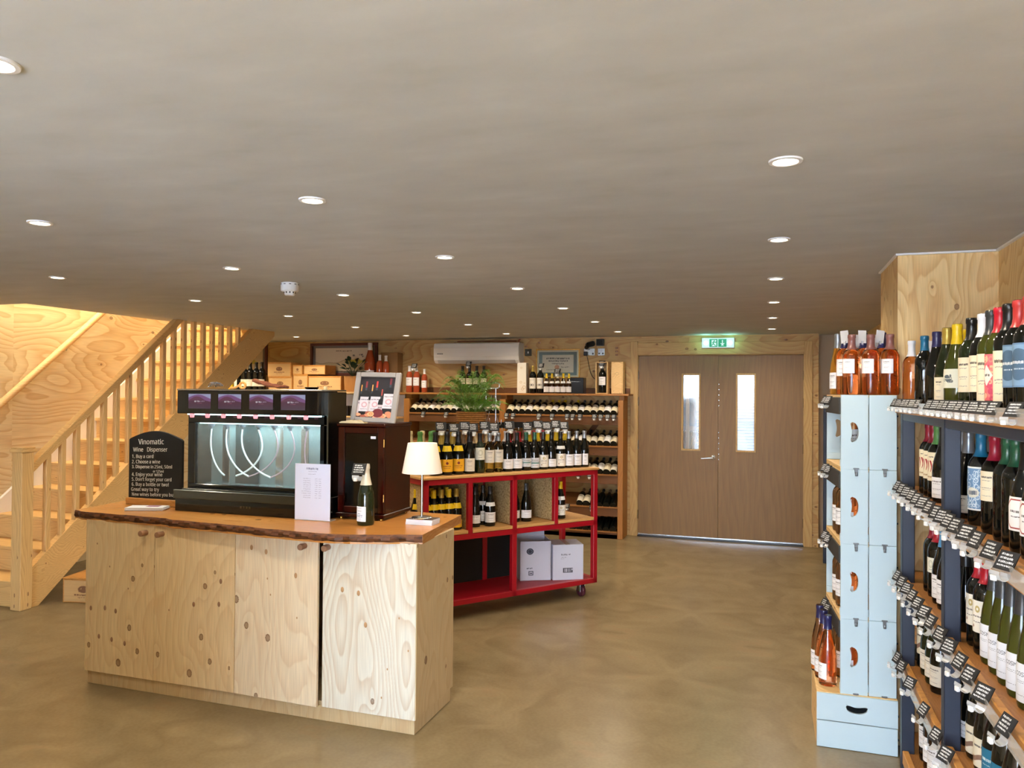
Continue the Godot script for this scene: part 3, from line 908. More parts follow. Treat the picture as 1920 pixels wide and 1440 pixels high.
func doors() -> void:
	# frame round the double door
	var m := MB.new()
	m.bx(-1.495, -1.412, 0.0, 2.242, -8.9, -8.878, 0.003).bx(0.392, 0.472, 0.0, 2.222, -8.9, -8.878, 0.003)
	m.bx(-1.425, -1.405, 0.0, 2.09, -8.885, -9.06, 0.002).bx(0.382, 0.4, 0.0, 2.09, -8.885, -9.06, 0.002)
	var f := struct("trim_2", m, M.ply_trim, "pale pine frame round the double door", "trim")
	m = MB.new()
	m.bx(-1.412, 0.392, 2.085, 2.225, -8.9, -8.878, 0.003).bx(-1.405, 0.385, 2.078, 2.1, -8.885, -9.06, 0.002)
	put("head_board", m, M.ply_trim_h, f)
	m = MB.new()
	m.bx(-1.405, 0.385, 0.0, 0.014, -8.87, -8.96, 0.002)
	put("threshold", m, M.black, f)
	for k in 2:
		var x0: float = [-1.402, -0.508][k]
		var x1: float = [-0.512, 0.382][k]
		var w0: float = [-0.903, -0.31][k]
		var w1: float = [-0.716, -0.12][k]
		var y0 := 1.01
		var y1 := 1.86
		m = MB.new()
		var z0 := -8.9
		var z1 := -8.944
		m.bx(x0, w0, 0.034, 2.074, z0, z1, 0.0).bx(w1, x1, 0.034, 2.074, z0, z1, 0.0).bx(w0, w1, 0.034, y0, z0, z1, 0.0).bx(w0, w1, y1, 2.074, z0, z1, 0.0)
		var d := struct("door_%d" % (k + 1), m, M.door, ["left leaf of the veneered double door, with the lever handle", "right leaf of the veneered double door, without a handle"][k], "door")
		m = MB.new()
		for e in [[w0 - 0.012, w0 + 0.006, y0 - 0.012, y1 + 0.012], [w1 - 0.006, w1 + 0.012, y0 - 0.012, y1 + 0.012], [w0, w1, y0 - 0.012, y0 + 0.006], [w0, w1, y1 - 0.006, y1 + 0.012]]:
			m.bx(e[0], e[1], e[2], e[3], -8.893, -8.95, 0.002)
		put("glazing_bead", m, M.ply_trim, d)
		m = MB.new()
		m.bx(w0, w1, y0, y1, -8.918, -8.924, 0.0)
		put("pane", m, M.pane, d)
		m = MB.new()
		m.bx(x0, x1, 0.016, 0.034, -8.9, -8.93, 0.002)
		put("under_door_light", m, M.steel, d)  # bright steel strip drawn as the line of light under the door
		if k == 0:
			m = MB.new()
			m.bx(-0.53, -0.49, 0.034, 2.074, -8.946, -8.956, 0.001)
			put("light_stop_strip", m, M.ply_trim, d)  # added behind the gap to block light between the leaves
		for y in [0.25, 1.05, 1.55, 1.85]:
			m = MB.new()
			var hx: float = [x0 - 0.002, x1 + 0.002][k]
			m.cyl(Vector3(hx, y - 0.05, -8.896), Vector3(hx, y + 0.05, -8.896), 0.006, 8)
			put("hinge", m, M.steel_dark, d)
		if k == 0:
			m = MB.new()
			m.cyl(Vector3(-0.56, 0.93, -8.9), Vector3(-0.56, 0.93, -8.892), 0.027, 20, -1.0, 0.003)
			var h := put("handle", m, M.chrome, d)
			m = MB.new()
			m.tube([Vector3(-0.56, 0.93, -8.893), Vector3(-0.56, 0.93, -8.85), Vector3(-0.572, 0.929, -8.843), Vector3(-0.62, 0.925, -8.842), Vector3(-0.69, 0.918, -8.842)], 0.009, 10)
			put("lever", m, M.chrome, h)
		else:
			m = MB.new()
			for i in 15:
				if i in [5, 6, 7, 8]: continue
				m.cyl(Vector3(-0.504, 1.75 - i * 0.06, -8.9), Vector3(-0.504, 1.75 - i * 0.06, -8.897), 0.004, 6)
			put("stud_line", m, M.steel, d)
	# what the panes look out on: a lobby with a blind, then a yard closed in as a hall to cut its daylight
	m = MB.new()
	m.bx(-2.6, 1.6, -0.25, -0.001, -9.2, -10.6, 0.0)
	struct("floor_lobby", m, M.floor, "concrete floor of the lobby behind the double door", "floor")
	m = MB.new()
	m.bx(-2.6, 1.6, 2.6, 2.75, -9.06, -10.6, 0.0)
	struct("ceiling_lobby", m, M.wall_white, "white ceiling of the lobby behind the double door", "ceiling")
	m = MB.new()
	m.bx(-2.6, -2.5, 0, 2.6, -9.06, -10.6, 0.0).bx(1.5, 1.6, 0, 2.6, -9.06, -10.6, 0.0).bx(-2.6, 1.6, 2.3, 2.6, -9.06, -9.16, 0.0)
	struct("wall_lobby", m, M.wall_white, "white walls of the lobby behind the double door", "wall")
	m = MB.new()
	m.bx(-2.5, 1.5, 2.25, 2.6, -10.5, -10.6, 0.0).bx(-1.02, -0.98, 0, 2.25, -10.5, -10.56, 0.0).bx(-2.5, -2.1, 0, 2.25, -10.5, -10.6, 0.0).bx(0.9, 1.5, 0, 2.25, -10.5, -10.6, 0.0)
	struct("window_2", m, M.white, "white framed lobby window behind the blind", "window")
	var bl := thing("window_blind", "white slatted blind seen through the pane of the right door leaf", "blind", Vector3(0, 0, -10.3))
	m = MB.new()
	m.bx(-0.865, 0.7, 2.1, 2.15, -0.03, 0.03, 0.004)
	put("head_rail", m, M.white, bl)
	for i in 46:
		m = MB.new()
		m.box(Vector3(-0.08, 2.07 - i * 0.038, 0), Vector3(1.56, 0.0015, 0.034), 0.0, Basis(Vector3(1, 0, 0), 0.55))
		put("slat", m, M.white, bl)
	m = MB.new()
	m.bx(-6.0, 4.0, -0.3, -0.05, -10.6, -24.0, 0.0)
	struct("floor_hall", m, mat(c8(170, 170, 168), 0.5), "grey floor of the bright hall seen through the door panes", "floor")
	m = MB.new()
	m.bx(-6.0, 4.0, 3.6, 3.8, -10.6, -24.0, 0.0)  # hall roof and walls added to hold down the brightness behind the panes
	struct("ceiling_added_hall", m, M.wall_white, "white ceiling of the bright hall behind the lobby", "ceiling")
	m = MB.new()
	m.bx(-6.0, -6.2, -0.3, 3.8, -10.4, -24.0, 0.0).bx(4.0, 4.2, -0.3, 3.8, -10.4, -24.0, 0.0).bx(-6.2, 4.2, -0.3, 3.8, -24.0, -24.2, 0.0).bx(-6.0, -2.5, -0.3, 3.8, -10.4, -10.6, 0.0).bx(1.5, 4.0, -0.3, 3.8, -10.4, -10.6, 0.0).bx(-2.5, 1.5, 2.6, 3.8, -10.4, -10.6, 0.0)
	struct("wall_added_hall", m, M.wall_white, "white walls of the bright hall behind the lobby", "wall")
	for k in 3:  # unseen panels added to light the lobby and the hall
		var pl := thing("added_ceiling_panel", ["square lamp panel on the lobby ceiling behind the door", "nearer square lamp panel on the hall ceiling", "farther square lamp panel on the hall ceiling"][k], "lamp", Vector3([-0.7, -1.2, -1.2][k], [2.6, 3.6, 3.6][k], [-9.7, -13.5, -19.0][k]))
		var w: float = [0.3, 0.6, 0.6][k]
		m = MB.new()
		m.bx(-w - 0.02, w + 0.02, -0.03, 0.0, -w - 0.02, w + 0.02, 0.003)
		put("frame", m, M.white, pl)
		m = MB.new()
		m.bx(-w, w, -0.034, -0.03, -w, w, 0.0)
		put("lamp", m, glow(c8(246, 250, 255), 2.0), pl)
		var l := AreaLight3D.new()
		l.name = "added_panel_light"
		l.light_color = c8(244, 250, 255)
		l.light_energy = [HALL * 0.055, HALL * 1.6, HALL * 1.6][k]
		l.area_size = Vector2(w * 2, w * 2)
		l.area_range = 20.0
		l.shadow_enabled = true
		pl.add_child(l, true)
		l.position = Vector3(0, -0.04, 0)
		l.rotation.x = -PI / 2
	var car := thing("parked_car", "white car parked in the yard, seen through the left door pane", "car", Vector3(-1.72, -0.05, -16.5))
	m = MB.new()
	m.prism([Vector2(-2.1, 0.25), Vector2(2.1, 0.25), Vector2(2.15, 0.8), Vector2(1.9, 0.98), Vector2(1.0, 1.06), Vector2(-2.0, 1.06), Vector2(-2.15, 0.7)], -0.85, 0.85, Transform3D(Basis(Vector3(0, 1, 0), -1.3), Vector3()))
	put("body", m, mat(c8(226, 230, 236), 0.2), car)
	m = MB.new()
	m.prism([Vector2(-1.9, 1.06), Vector2(0.95, 1.06), Vector2(0.3, 1.5), Vector2(-1.5, 1.5)], -0.75, 0.75, Transform3D(Basis(Vector3(0, 1, 0), -1.3), Vector3()))
	put("cabin", m, mat(c8(120, 160, 196), 0.1), car)
	for s in [[-1.3, 0.7], [1.3, 0.7], [-1.3, -0.7], [1.3, -0.7]]:
		m = MB.new()
		m.cyl(Vector3(0, 0, -0.11), Vector3(0, 0, 0.11), 0.31, 20, -1.0, 0.03)
		put("wheel", m, M.rubber, car, Basis(Vector3(0, 1, 0), -1.3) * Vector3(s[0], 0.31, s[1]), Basis(Vector3(0, 1, 0), -1.3))
	var van := thing("parked_van", "blue van in the yard behind the white car", "van", Vector3(-2.2, -0.05, -20.5))
	m = MB.new()
	m.prism([Vector2(-1.0, 0.3), Vector2(1.0, 0.3), Vector2(1.0, 1.3), Vector2(0.85, 2.1), Vector2(-0.85, 2.1), Vector2(-1.0, 1.3)], -2.4, 0.0)
	put("body", m, mat(c8(58, 128, 206), 0.3), van)
	m = MB.new()
	m.prism([Vector2(-0.85, 1.35), Vector2(0.85, 1.35), Vector2(0.74, 2.0), Vector2(-0.74, 2.0)], 0.0, 0.03)
	put("windscreen", m, mat(c8(150, 190, 220), 0.1), van)
	for s in [[-0.85, -0.5], [0.85, -0.5], [-0.85, -2.0], [0.85, -2.0]]:
		m = MB.new()
		m.cyl(Vector3(s[0] - 0.1, 0.32, s[1]), Vector3(s[0] + 0.1, 0.32, s[1]), 0.32, 20, -1.0, 0.03)
		put("wheel", m, M.rubber, van)
	var gr := thing("yard_grating", "dark ribbed metal panel standing outside the lobby window", "panel", Vector3(-1.18, -0.05, -11.6))
	for i in 12:
		m = MB.new()
		m.bx(i * 0.02, i * 0.02 + 0.011, 0.0, 1.15, -0.02, 0.02, 0.0)
		put("rib", m, M.black, gr)
	m = MB.new()
	m.bx(-0.01, 0.24, 0.0, 1.13, -0.03, -0.022, 0.0)
	put("backing", m, M.steel_dark, gr)

func exit_sign() -> void:
	var t := thing("exit_sign", "lit green and white emergency exit sign above the double door", "exit sign", Vector3(-0.515, 2.211, -8.9))
	var m := MB.new()
	m.bx(-0.178, 0.178, -0.058, 0.058, 0.0, 0.035, 0.006)
	put("case", m, M.white_gloss, t)
	m = MB.new()
	m.quad(Vector3(-0.172, -0.052, 0.0356), Vector3(0.172, -0.052, 0.0356), Vector3(0.172, 0.052, 0.0356), Vector3(-0.172, 0.052, 0.0356), Vector3(0, 0, 1))
	var e := glow(Color.WHITE, 1.0)
	e.albedo_color = Color.BLACK
	e.emission_texture = exit_tex()
	e.emission_operator = BaseMaterial3D.EMISSION_OP_MULTIPLY
	e.texture_repeat = false
	put("sign_face", m, e, t)
	for x in [-0.13, 0.13]:
		m = MB.new()
		m.lathe([Vector2(0.026, 0), Vector2(0.02, 0.012), Vector2(0, 0.016)], 14, Vector3(x, 0, 0.0356), 0, TAU, Basis(Vector3(1, 0, 0), Vector3(0, 0, 1), Vector3(0, -1, 0)))
		put("lamp", m, glow(c8(200, 255, 246), 6.0), t)
		var l := OmniLight3D.new()
		l.name = "sign_light"
		l.light_color = c8(150, 255, 226)
		l.light_energy = 0.02
		l.light_size = 0.03
		l.omni_range = 12.0
		l.omni_attenuation = 2.0
		l.shadow_enabled = true
		t.add_child(l, true)
		l.position = Vector3(x, 0.02, 0.09)

func downlights() -> void:
	var m := MB.new()
	m.lathe([Vector2(0.033, -0.002), Vector2(0.036, -0.006), Vector2(0.046, -0.005), Vector2(0.047, 0.0)], 28)
	var ring := m.mesh()
	m = MB.new()
	m.lathe([Vector2(0, -0.0035), Vector2(0.0335, -0.0032)], 24)
	var lamp := m.mesh()
	var cols := [[0.05, 0, "right-hand"], [-1.505, -1, "second"], [-2.76, 0, "third"], [-4.0, 1, "fourth"]]
	var lm := glow(c8(255, 236, 206), 14.0)
	var spots := []
	for ci in 4:
		for r in range(cols[ci][1], 6):
			spots.append([cols[ci][0], -2.318 - 1.163 * r, ci, r - cols[ci][1]])
	spots.append([-5.42, -8.03, 4, 0])
	spots.append([-6.62, -8.05, 4, 1])  # extra lamp added out of view to brighten the alcove
	spots.append([-0.7, 0.6, 5, 0])
	for s in spots:
		var text := "white ceiling downlight, %s from front in the row %s" % [nth(s[3]), ["above the aisle to the door", "above the counter's right end", "above the wine dispenser", "beside the stair opening", "", ""][s[2]]]
		if s[2] == 4: text = ["recessed ceiling downlight over the alcove under the stairs", "recessed alcove downlight hidden behind the top of the stair string"][s[3]]
		if s[2] == 5: text = "recessed white ceiling downlight just inside the glazed shop front"
		var t := thing("ceiling_downlight", text, "downlight", Vector3(s[0], CEIL, s[1]), 0.0, "recessed ceiling downlights")
		put("bezel", ring, M.white, t)
		put("lamp", lamp, lm, t)
		var l := SpotLight3D.new()
		l.name = "downlight_beam"
		l.light_color = c8(255, 238, 212)
		l.light_energy = SPOT * (2.0 if s[2] == 4 else 1.0)
		l.light_size = 0.03
		l.spot_angle = 78.0
		l.spot_angle_attenuation = 0.8
		l.spot_range = 12.0
		l.spot_attenuation = 2.0
		l.shadow_enabled = true
		t.add_child(l, true)
		l.position = Vector3(0, -0.012, 0)
		l.rotation.x = -PI / 2
	var sm := thing("smoke_detector", "white round smoke detector on the ceiling above the dispenser", "smoke detector", Vector3(-2.79, CEIL, -4.06))
	m = MB.new()
	m.lathe([Vector2(0.0, -0.052), Vector2(0.05, -0.052), Vector2(0.0535, -0.048), Vector2(0.0535, -0.012), Vector2(0.051, -0.004), Vector2(0.051, 0)], 28)
	put("base", m, M.white, sm)
	m = MB.new()
	m.lathe([Vector2(0, -0.078), Vector2(0.026, -0.078), Vector2(0.03, -0.075), Vector2(0.036, -0.052)], 24)
	put("sensor_cap", m, M.white, sm)
	for k in 10:
		m = MB.new()
		var a := TAU * k / 10
		m.box(Vector3(sin(a) * 0.0525, -0.011, cos(a) * 0.0525), Vector3(0.013, 0.004, 0.004), 0.0, Basis(Vector3(0, 1, 0), a))
		m.box(Vector3(sin(a) * 0.0335, -0.06, cos(a) * 0.0335), Vector3(0.007, 0.009, 0.004), 0.0, Basis(Vector3(0, 1, 0), a))
		put("vent_slot", m, M.black_matt, sm)

# ---------------------------------------------------------------- stairs
func stairs() -> void:
	var t := thing("staircase", "pine staircase with square balusters rising at the left", "staircase", Vector3(-5.25, 0, -4.32))
	var ox := -5.25
	var oz := -4.32
	var W := func(x, y, z): return Vector3(x - ox, y, z - oz)
	for i in 13:
		var y := 0.195 * (i + 1)
		var z := -4.32 - 0.25 * i
		var m := MB.new()
		m.bx(-6.165 - ox, -5.272 - ox, y - 0.195, y - 0.03, z - oz, z - 0.018 - oz, 0.0)
		put("riser", m, M.pine_w, t)
		if i < 12:
			m = MB.new()
			m.bx(-6.165 - ox, -5.272 - ox, y - 0.03, y, z + 0.022 - oz, z - 0.27 - oz, 0.004)
			put("tread", m, M.pine_w, t)
	var side := Transform3D(Basis(Vector3(0, 0, -1), Vector3(0, 1, 0), Vector3(1, 0, 0)), Vector3())   # outline x runs into the room (-z), y up
	var line := func(s): return 0.285 + 0.775 * (s - 4.386)
	var poly := [Vector2(4.31 + oz, 0.0), Vector2(4.42 + oz, 0.0), Vector2(7.32 + oz, line.call(7.32) - 0.31), Vector2(7.32 + oz, line.call(7.32)), Vector2(4.31 + oz, line.call(4.31))]
	var m := MB.new()
	m.prism(poly, -5.272 - ox, -5.222 - ox, side)
	put("outer_string", m, M.pine_h, t)
	m = MB.new()
	var wp := [Vector2(4.2 + oz, 0.0), Vector2(4.5 + oz, 0.0), Vector2(7.55 + oz, line.call(7.55) - 0.28), Vector2(7.55 + oz, line.call(7.55) + 0.06), Vector2(4.2 + oz, line.call(4.2) + 0.06)]
	m.prism(wp, -6.195 - ox, -6.165 - ox, side)
	put("wall_string", m, M.string, t)
	m = MB.new()
	m.prism([Vector2(4.36 + oz, line.call(4.36)), Vector2(7.1 + oz, line.call(7.1)), Vector2(7.1 + oz, line.call(7.1) + 0.035), Vector2(4.36 + oz, line.call(4.36) + 0.035)], -5.276 - ox, -5.218 - ox, side)
	put("base_rail", m, M.pine_h, t)
	var rail := func(s): return 1.085 + 0.83 * (s - 4.36)
	m = MB.new()
	m.prism([Vector2(4.34 + oz, rail.call(4.34) - 0.075), Vector2(5.92 + oz, rail.call(5.92) - 0.075), Vector2(5.83 + oz, 2.3), Vector2(5.8 + oz, rail.call(5.8)), Vector2(4.34 + oz, rail.call(4.34))], -5.275 - ox, -5.22 - ox, side)
	m.prism([Vector2(4.34 + oz, rail.call(4.34) - 0.03), Vector2(5.85 + oz, rail.call(5.85) - 0.03), Vector2(5.8 + oz, rail.call(5.8) - 0.002), Vector2(4.34 + oz, rail.call(4.34) - 0.002)], -5.283 - ox, -5.212 - ox, side)
	put("handrail", m, M.pine_h, t)
	for i in 18:
		var s := 4.5 + 0.131 * i
		var y1: float = minf(rail.call(s) - 0.06, 2.298)
		var y0: float = line.call(s) + 0.01
		if y1 < y0 + 0.03: continue
		m = MB.new()
		m.box(W.call(-5.247, (y0 + y1) * 0.5, -s), Vector3(0.041, y1 - y0, 0.041), 0.003)
		put("baluster", m, M.pine, t)
	m = MB.new()
	m.bx(-5.3 - ox, -5.2 - ox, 0.0, 1.165, -4.25 - oz, -4.35 - oz, 0.004)
	var nw := put("newel_post", m, M.pine, t)
	m = MB.new()
	m.bx(-5.315 - ox, -5.185 - ox, 1.165, 1.19, -4.235 - oz, -4.365 - oz, 0.006).bx(-5.306 - ox, -5.194 - ox, 1.19, 1.203, -4.244 - oz, -4.356 - oz, 0.005)
	put("cap", m, M.pine_h, nw)
	var h := thing("wall_handrail", "rounded pine handrail fixed along the tall plywood stair wall", "handrail", Vector3(-6.13, 1.55, -4.853))
	m = MB.new()
	m.tube([Vector3(0, -0.43, 0.5), Vector3(0, 0, 0), Vector3(0, 2.2, -2.588)], 0.03, 12)
	put("rail", m, M.pale_board, h)
	for s in [0.35, -0.6, -1.6]:
		m = MB.new()
		m.tube([Vector3(-0.07, -0.05 - s * 0.85, s), Vector3(-0.02, -0.06 - s * 0.85, s), Vector3(0, -0.02 - s * 0.85, s)], 0.008, 8)
		put("bracket", m, M.steel, h)
	# the lamp that hangs above the stair, out of sight on the upper floor
	var lp := thing("pendant_lamp", "glass globe lamp hanging over the upper stairs", "lamp", Vector3(-5.82, 4.1, -5.4))
	m = MB.new()
	m.lathe([Vector2(0, -0.1), Vector2(0.05, -0.087), Vector2(0.087, -0.05), Vector2(0.1, 0), Vector2(0.087, 0.05), Vector2(0.05, 0.087), Vector2(0, 0.1)], 20)
	put("globe", m, glow(c8(255, 214, 150), 5.0), lp)
	m = MB.new()
	m.cyl(Vector3(0, 0.1, 0), Vector3(0, 0.9, 0), 0.006, 8)
	put("cord", m, M.black, lp)
	var l := OmniLight3D.new()
	l.name = "stair_light"
	l.light_color = c8(255, 242, 216)
	l.light_energy = STAIR
	l.light_size = 0.1
	l.omni_range = 14.0
	l.omni_attenuation = 2.0
	l.shadow_enabled = true
	lp.add_child(l, true)
	# wooden wine box on the floor under the stairs
	wine_box("wooden_crate", "printed wooden wine box on the floor under the staircase", Vector3(-5.0, 0, -4.76), Vector3(0.34, 0.19, 0.36), 0.22, 9)

func wine_box(called: String, text: String, at: Vector3, s: Vector3, turn := 0.0, k := 0, group := "") -> void:
	var t := thing(called, text, "wooden box", at, turn, group)
	var m := MB.new()
	m.bx(-s.x / 2, s.x / 2, 0, s.y - 0.012, -s.z / 2, s.z / 2, 0.003)
	put("body", m, M.lip_wood, t)
	m = MB.new()
	m.bx(-s.x / 2 - 0.002, s.x / 2 + 0.002, s.y - 0.012, s.y, -s.z / 2 - 0.002, s.z / 2 + 0.002, 0.003)
	put("lid", m, M.lip_wood, t)
	m = MB.new()
	var z := s.z / 2 + 0.0008
	m.quad(Vector3(-s.x / 2 + 0.01, 0.01, z), Vector3(s.x / 2 - 0.01, 0.01, z), Vector3(s.x / 2 - 0.01, s.y - 0.02, z), Vector3(-s.x / 2 + 0.01, s.y - 0.02, z), Vector3(0, 0, 1))
	if not M.has("boxprint%d" % (k % 4)): M["boxprint%d" % (k % 4)] = tex_mat(box_print_tex(k % 4), 0.7)
	put("printed_end", m, M["boxprint%d" % (k % 4)], t)

# ---------------------------------------------------------------- the counter and what stands on it
func edge_z(x: float) -> float:   # the wavy front edge of the slab
	var pts := [[-3.72, -3.372], [-3.62, -3.345], [-3.3, -3.335], [-3.05, -3.325], [-2.95, -3.298], [-2.6, -3.28], [-2.3, -3.245], [-2.05, -3.232], [-1.9, -3.25], [-1.75, -3.3], [-1.64, -3.345], [-1.56, -3.375]]
	for i in pts.size() - 1:
		if x <= pts[i + 1][0]:
			var f: float = clampf((x - pts[i][0]) / (pts[i + 1][0] - pts[i][0]), 0, 1)
			f = f * f * (3 - 2 * f)
			return lerpf(pts[i][1], pts[i + 1][1], f) + sin(x * 31.0) * 0.003 + sin(x * 67.0 + 1.0) * 0.002
	return pts[-1][1]

func counter() -> void:
	var t := thing("counter_cabinet", "pale plywood counter cabinet with four doors and round wooden knobs", "counter", Vector3(-2.59, 0, -3.34))
	var X := 2.59
	var m := MB.new()
	m.bx(-1.0, 1.005, 0.0, 0.075, -0.012, -0.45, 0.002)
	put("plinth", m, M.counter_side, t)
	m = MB.new()
	m.bx(-1.01, -0.992, 0.075, 0.905, -0.02, -0.46, 0.001).bx(-0.992, 0.997, 0.075, 0.093, -0.02, -0.46, 0.001).bx(-0.992, 0.997, 0.093, 0.905, -0.44, -0.46, 0.001).bx(-0.53, -0.51, 0.093, 0.905, -0.02, -0.44, 0.001).bx(0.478, 0.495, 0.093, 0.9, -0.06, -0.44, 0.001).bx(-0.992, 0.997, 0.885, 0.905, -0.05, -0.44, 0.001)
	put("carcass", m, M.counter_side, t)
	m = MB.new()
	m.bx(0.997, 1.015, 0.072, 0.91, -0.004, -0.46, 0.002)
	put("side_panel", m, M.counter_side, t)
	var xs := [[-1.01, -0.537], [-0.534, -0.018], [-0.014, 0.484], [0.505, 1.012]]
	for k in 4:
		var w: float = xs[k][1] - xs[k][0]
		m = MB.new()
		m.bx(0, w, 0.072, 0.908, 0.0, -0.018, 0.0015)
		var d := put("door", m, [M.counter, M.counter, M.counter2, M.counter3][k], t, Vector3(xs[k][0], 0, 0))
		if k == 2:
			d.position.x = -0.014
			d.rotation.y = -0.03
		var spots: Array = [[[0.04, 0.42], [0.14, 0.43], [0.215, 0.42], [0.1, 0.27], [0.19, 0.262], [0.28, 0.25], [0.3, 0.55], [0.08, 0.78], [0.17, 0.66]], [[0.26, 0.505], [0.43, 0.64], [0.42, 0.52], [0.1, 0.46]], [[0.1, 0.83], [0.19, 0.815], [0.37, 0.71], [0.22, 0.6], [0.2, 0.68], [0.38, 0.5]], [[0.11, 0.66], [0.2, 0.65], [0.24, 0.5], [0.36, 0.3], [0.47, 0.4], [0.42, 0.55], [0.33, 0.16]]][k]
		for i in spots.size():
			m = MB.new()
			var r: float = 0.012 if i < 3 + (3 if k == 0 else 0) else 0.005
			m.lathe([Vector2(r, 0), Vector2(r * 0.96, 0.0006), Vector2(0, 0.0007)], 12, Vector3(spots[i][0], spots[i][1], 0), 0, TAU, Basis(Vector3(0.75, 0, 0), Vector3(0, 0, 1), Vector3(0, -1.15, 0)))
			put("knot_plug", m, M.knob if k < 2 else M.cork, d)
		m = MB.new()
		var kx: float = [w - 0.055, 0.052, w - 0.075, 0.03][k]
		m.lathe([Vector2(0.0, 0.0), Vector2(0.014, 0.0), Vector2(0.0145, 0.02), Vector2(0.0165, 0.034), Vector2(0.015, 0.044), Vector2(0, 0.046)], 18, Vector3(kx, 0.863, 0), 0, TAU, Basis(Vector3(1, 0, 0), Vector3(0, 0, 1), Vector3(0, -1, 0)))
		put("knob", m, M.knob, d)
	# live-edge slab
	var s := thing("counter_slab", "thick oiled wooden counter top with a dark wavy live edge", "counter top", Vector3(-2.6, 0.905, -3.34))
	var poly := []
	var front := []
	for i in 61:
		var x := lerpf(-3.72, -1.56, i / 60.0)
		front.append(Vector2(x + 2.6, -(edge_z(x) + 3.34)))
	poly = front.duplicate()
	poly.append_array([Vector2(0.985, 0.66), Vector2(-1.2, 0.7), Vector2(-1.16, 0.45)])
	m = MB.new()
	m.prism(poly, 0.0, 0.045, Transform3D(Basis(Vector3(1, 0, 0), Vector3(0, 0, -1), Vector3(0, 1, 0)), Vector3()))
	put("slab", m, M.slab, s)
	m = MB.new()
	for i in 60:
		for j in 5:
			var f0 := j / 5.0
			var f1 := (j + 1) / 5.0
			var P := []
			for q in [[i, f0], [i + 1, f0], [i + 1, f1], [i, f1]]:
				var c: Vector2 = front[q[0]]
				var bulge: float = 0.012 * sin(PI * q[1]) + 0.004 * sin(q[0] * 1.9 + q[1] * 7.0) * sin(PI * q[1]) - 0.01 * (1.0 - q[1])
				P.append(Vector3(c.x, q[1] * 0.0452, -c.y + bulge + 0.001))
			m.flat(P[0], P[1], P[2], P[3], (P[0] + P[2]) * 0.5 + Vector3(0, 0, -0.3))
	put("bark_edge", m, M.bark, s)

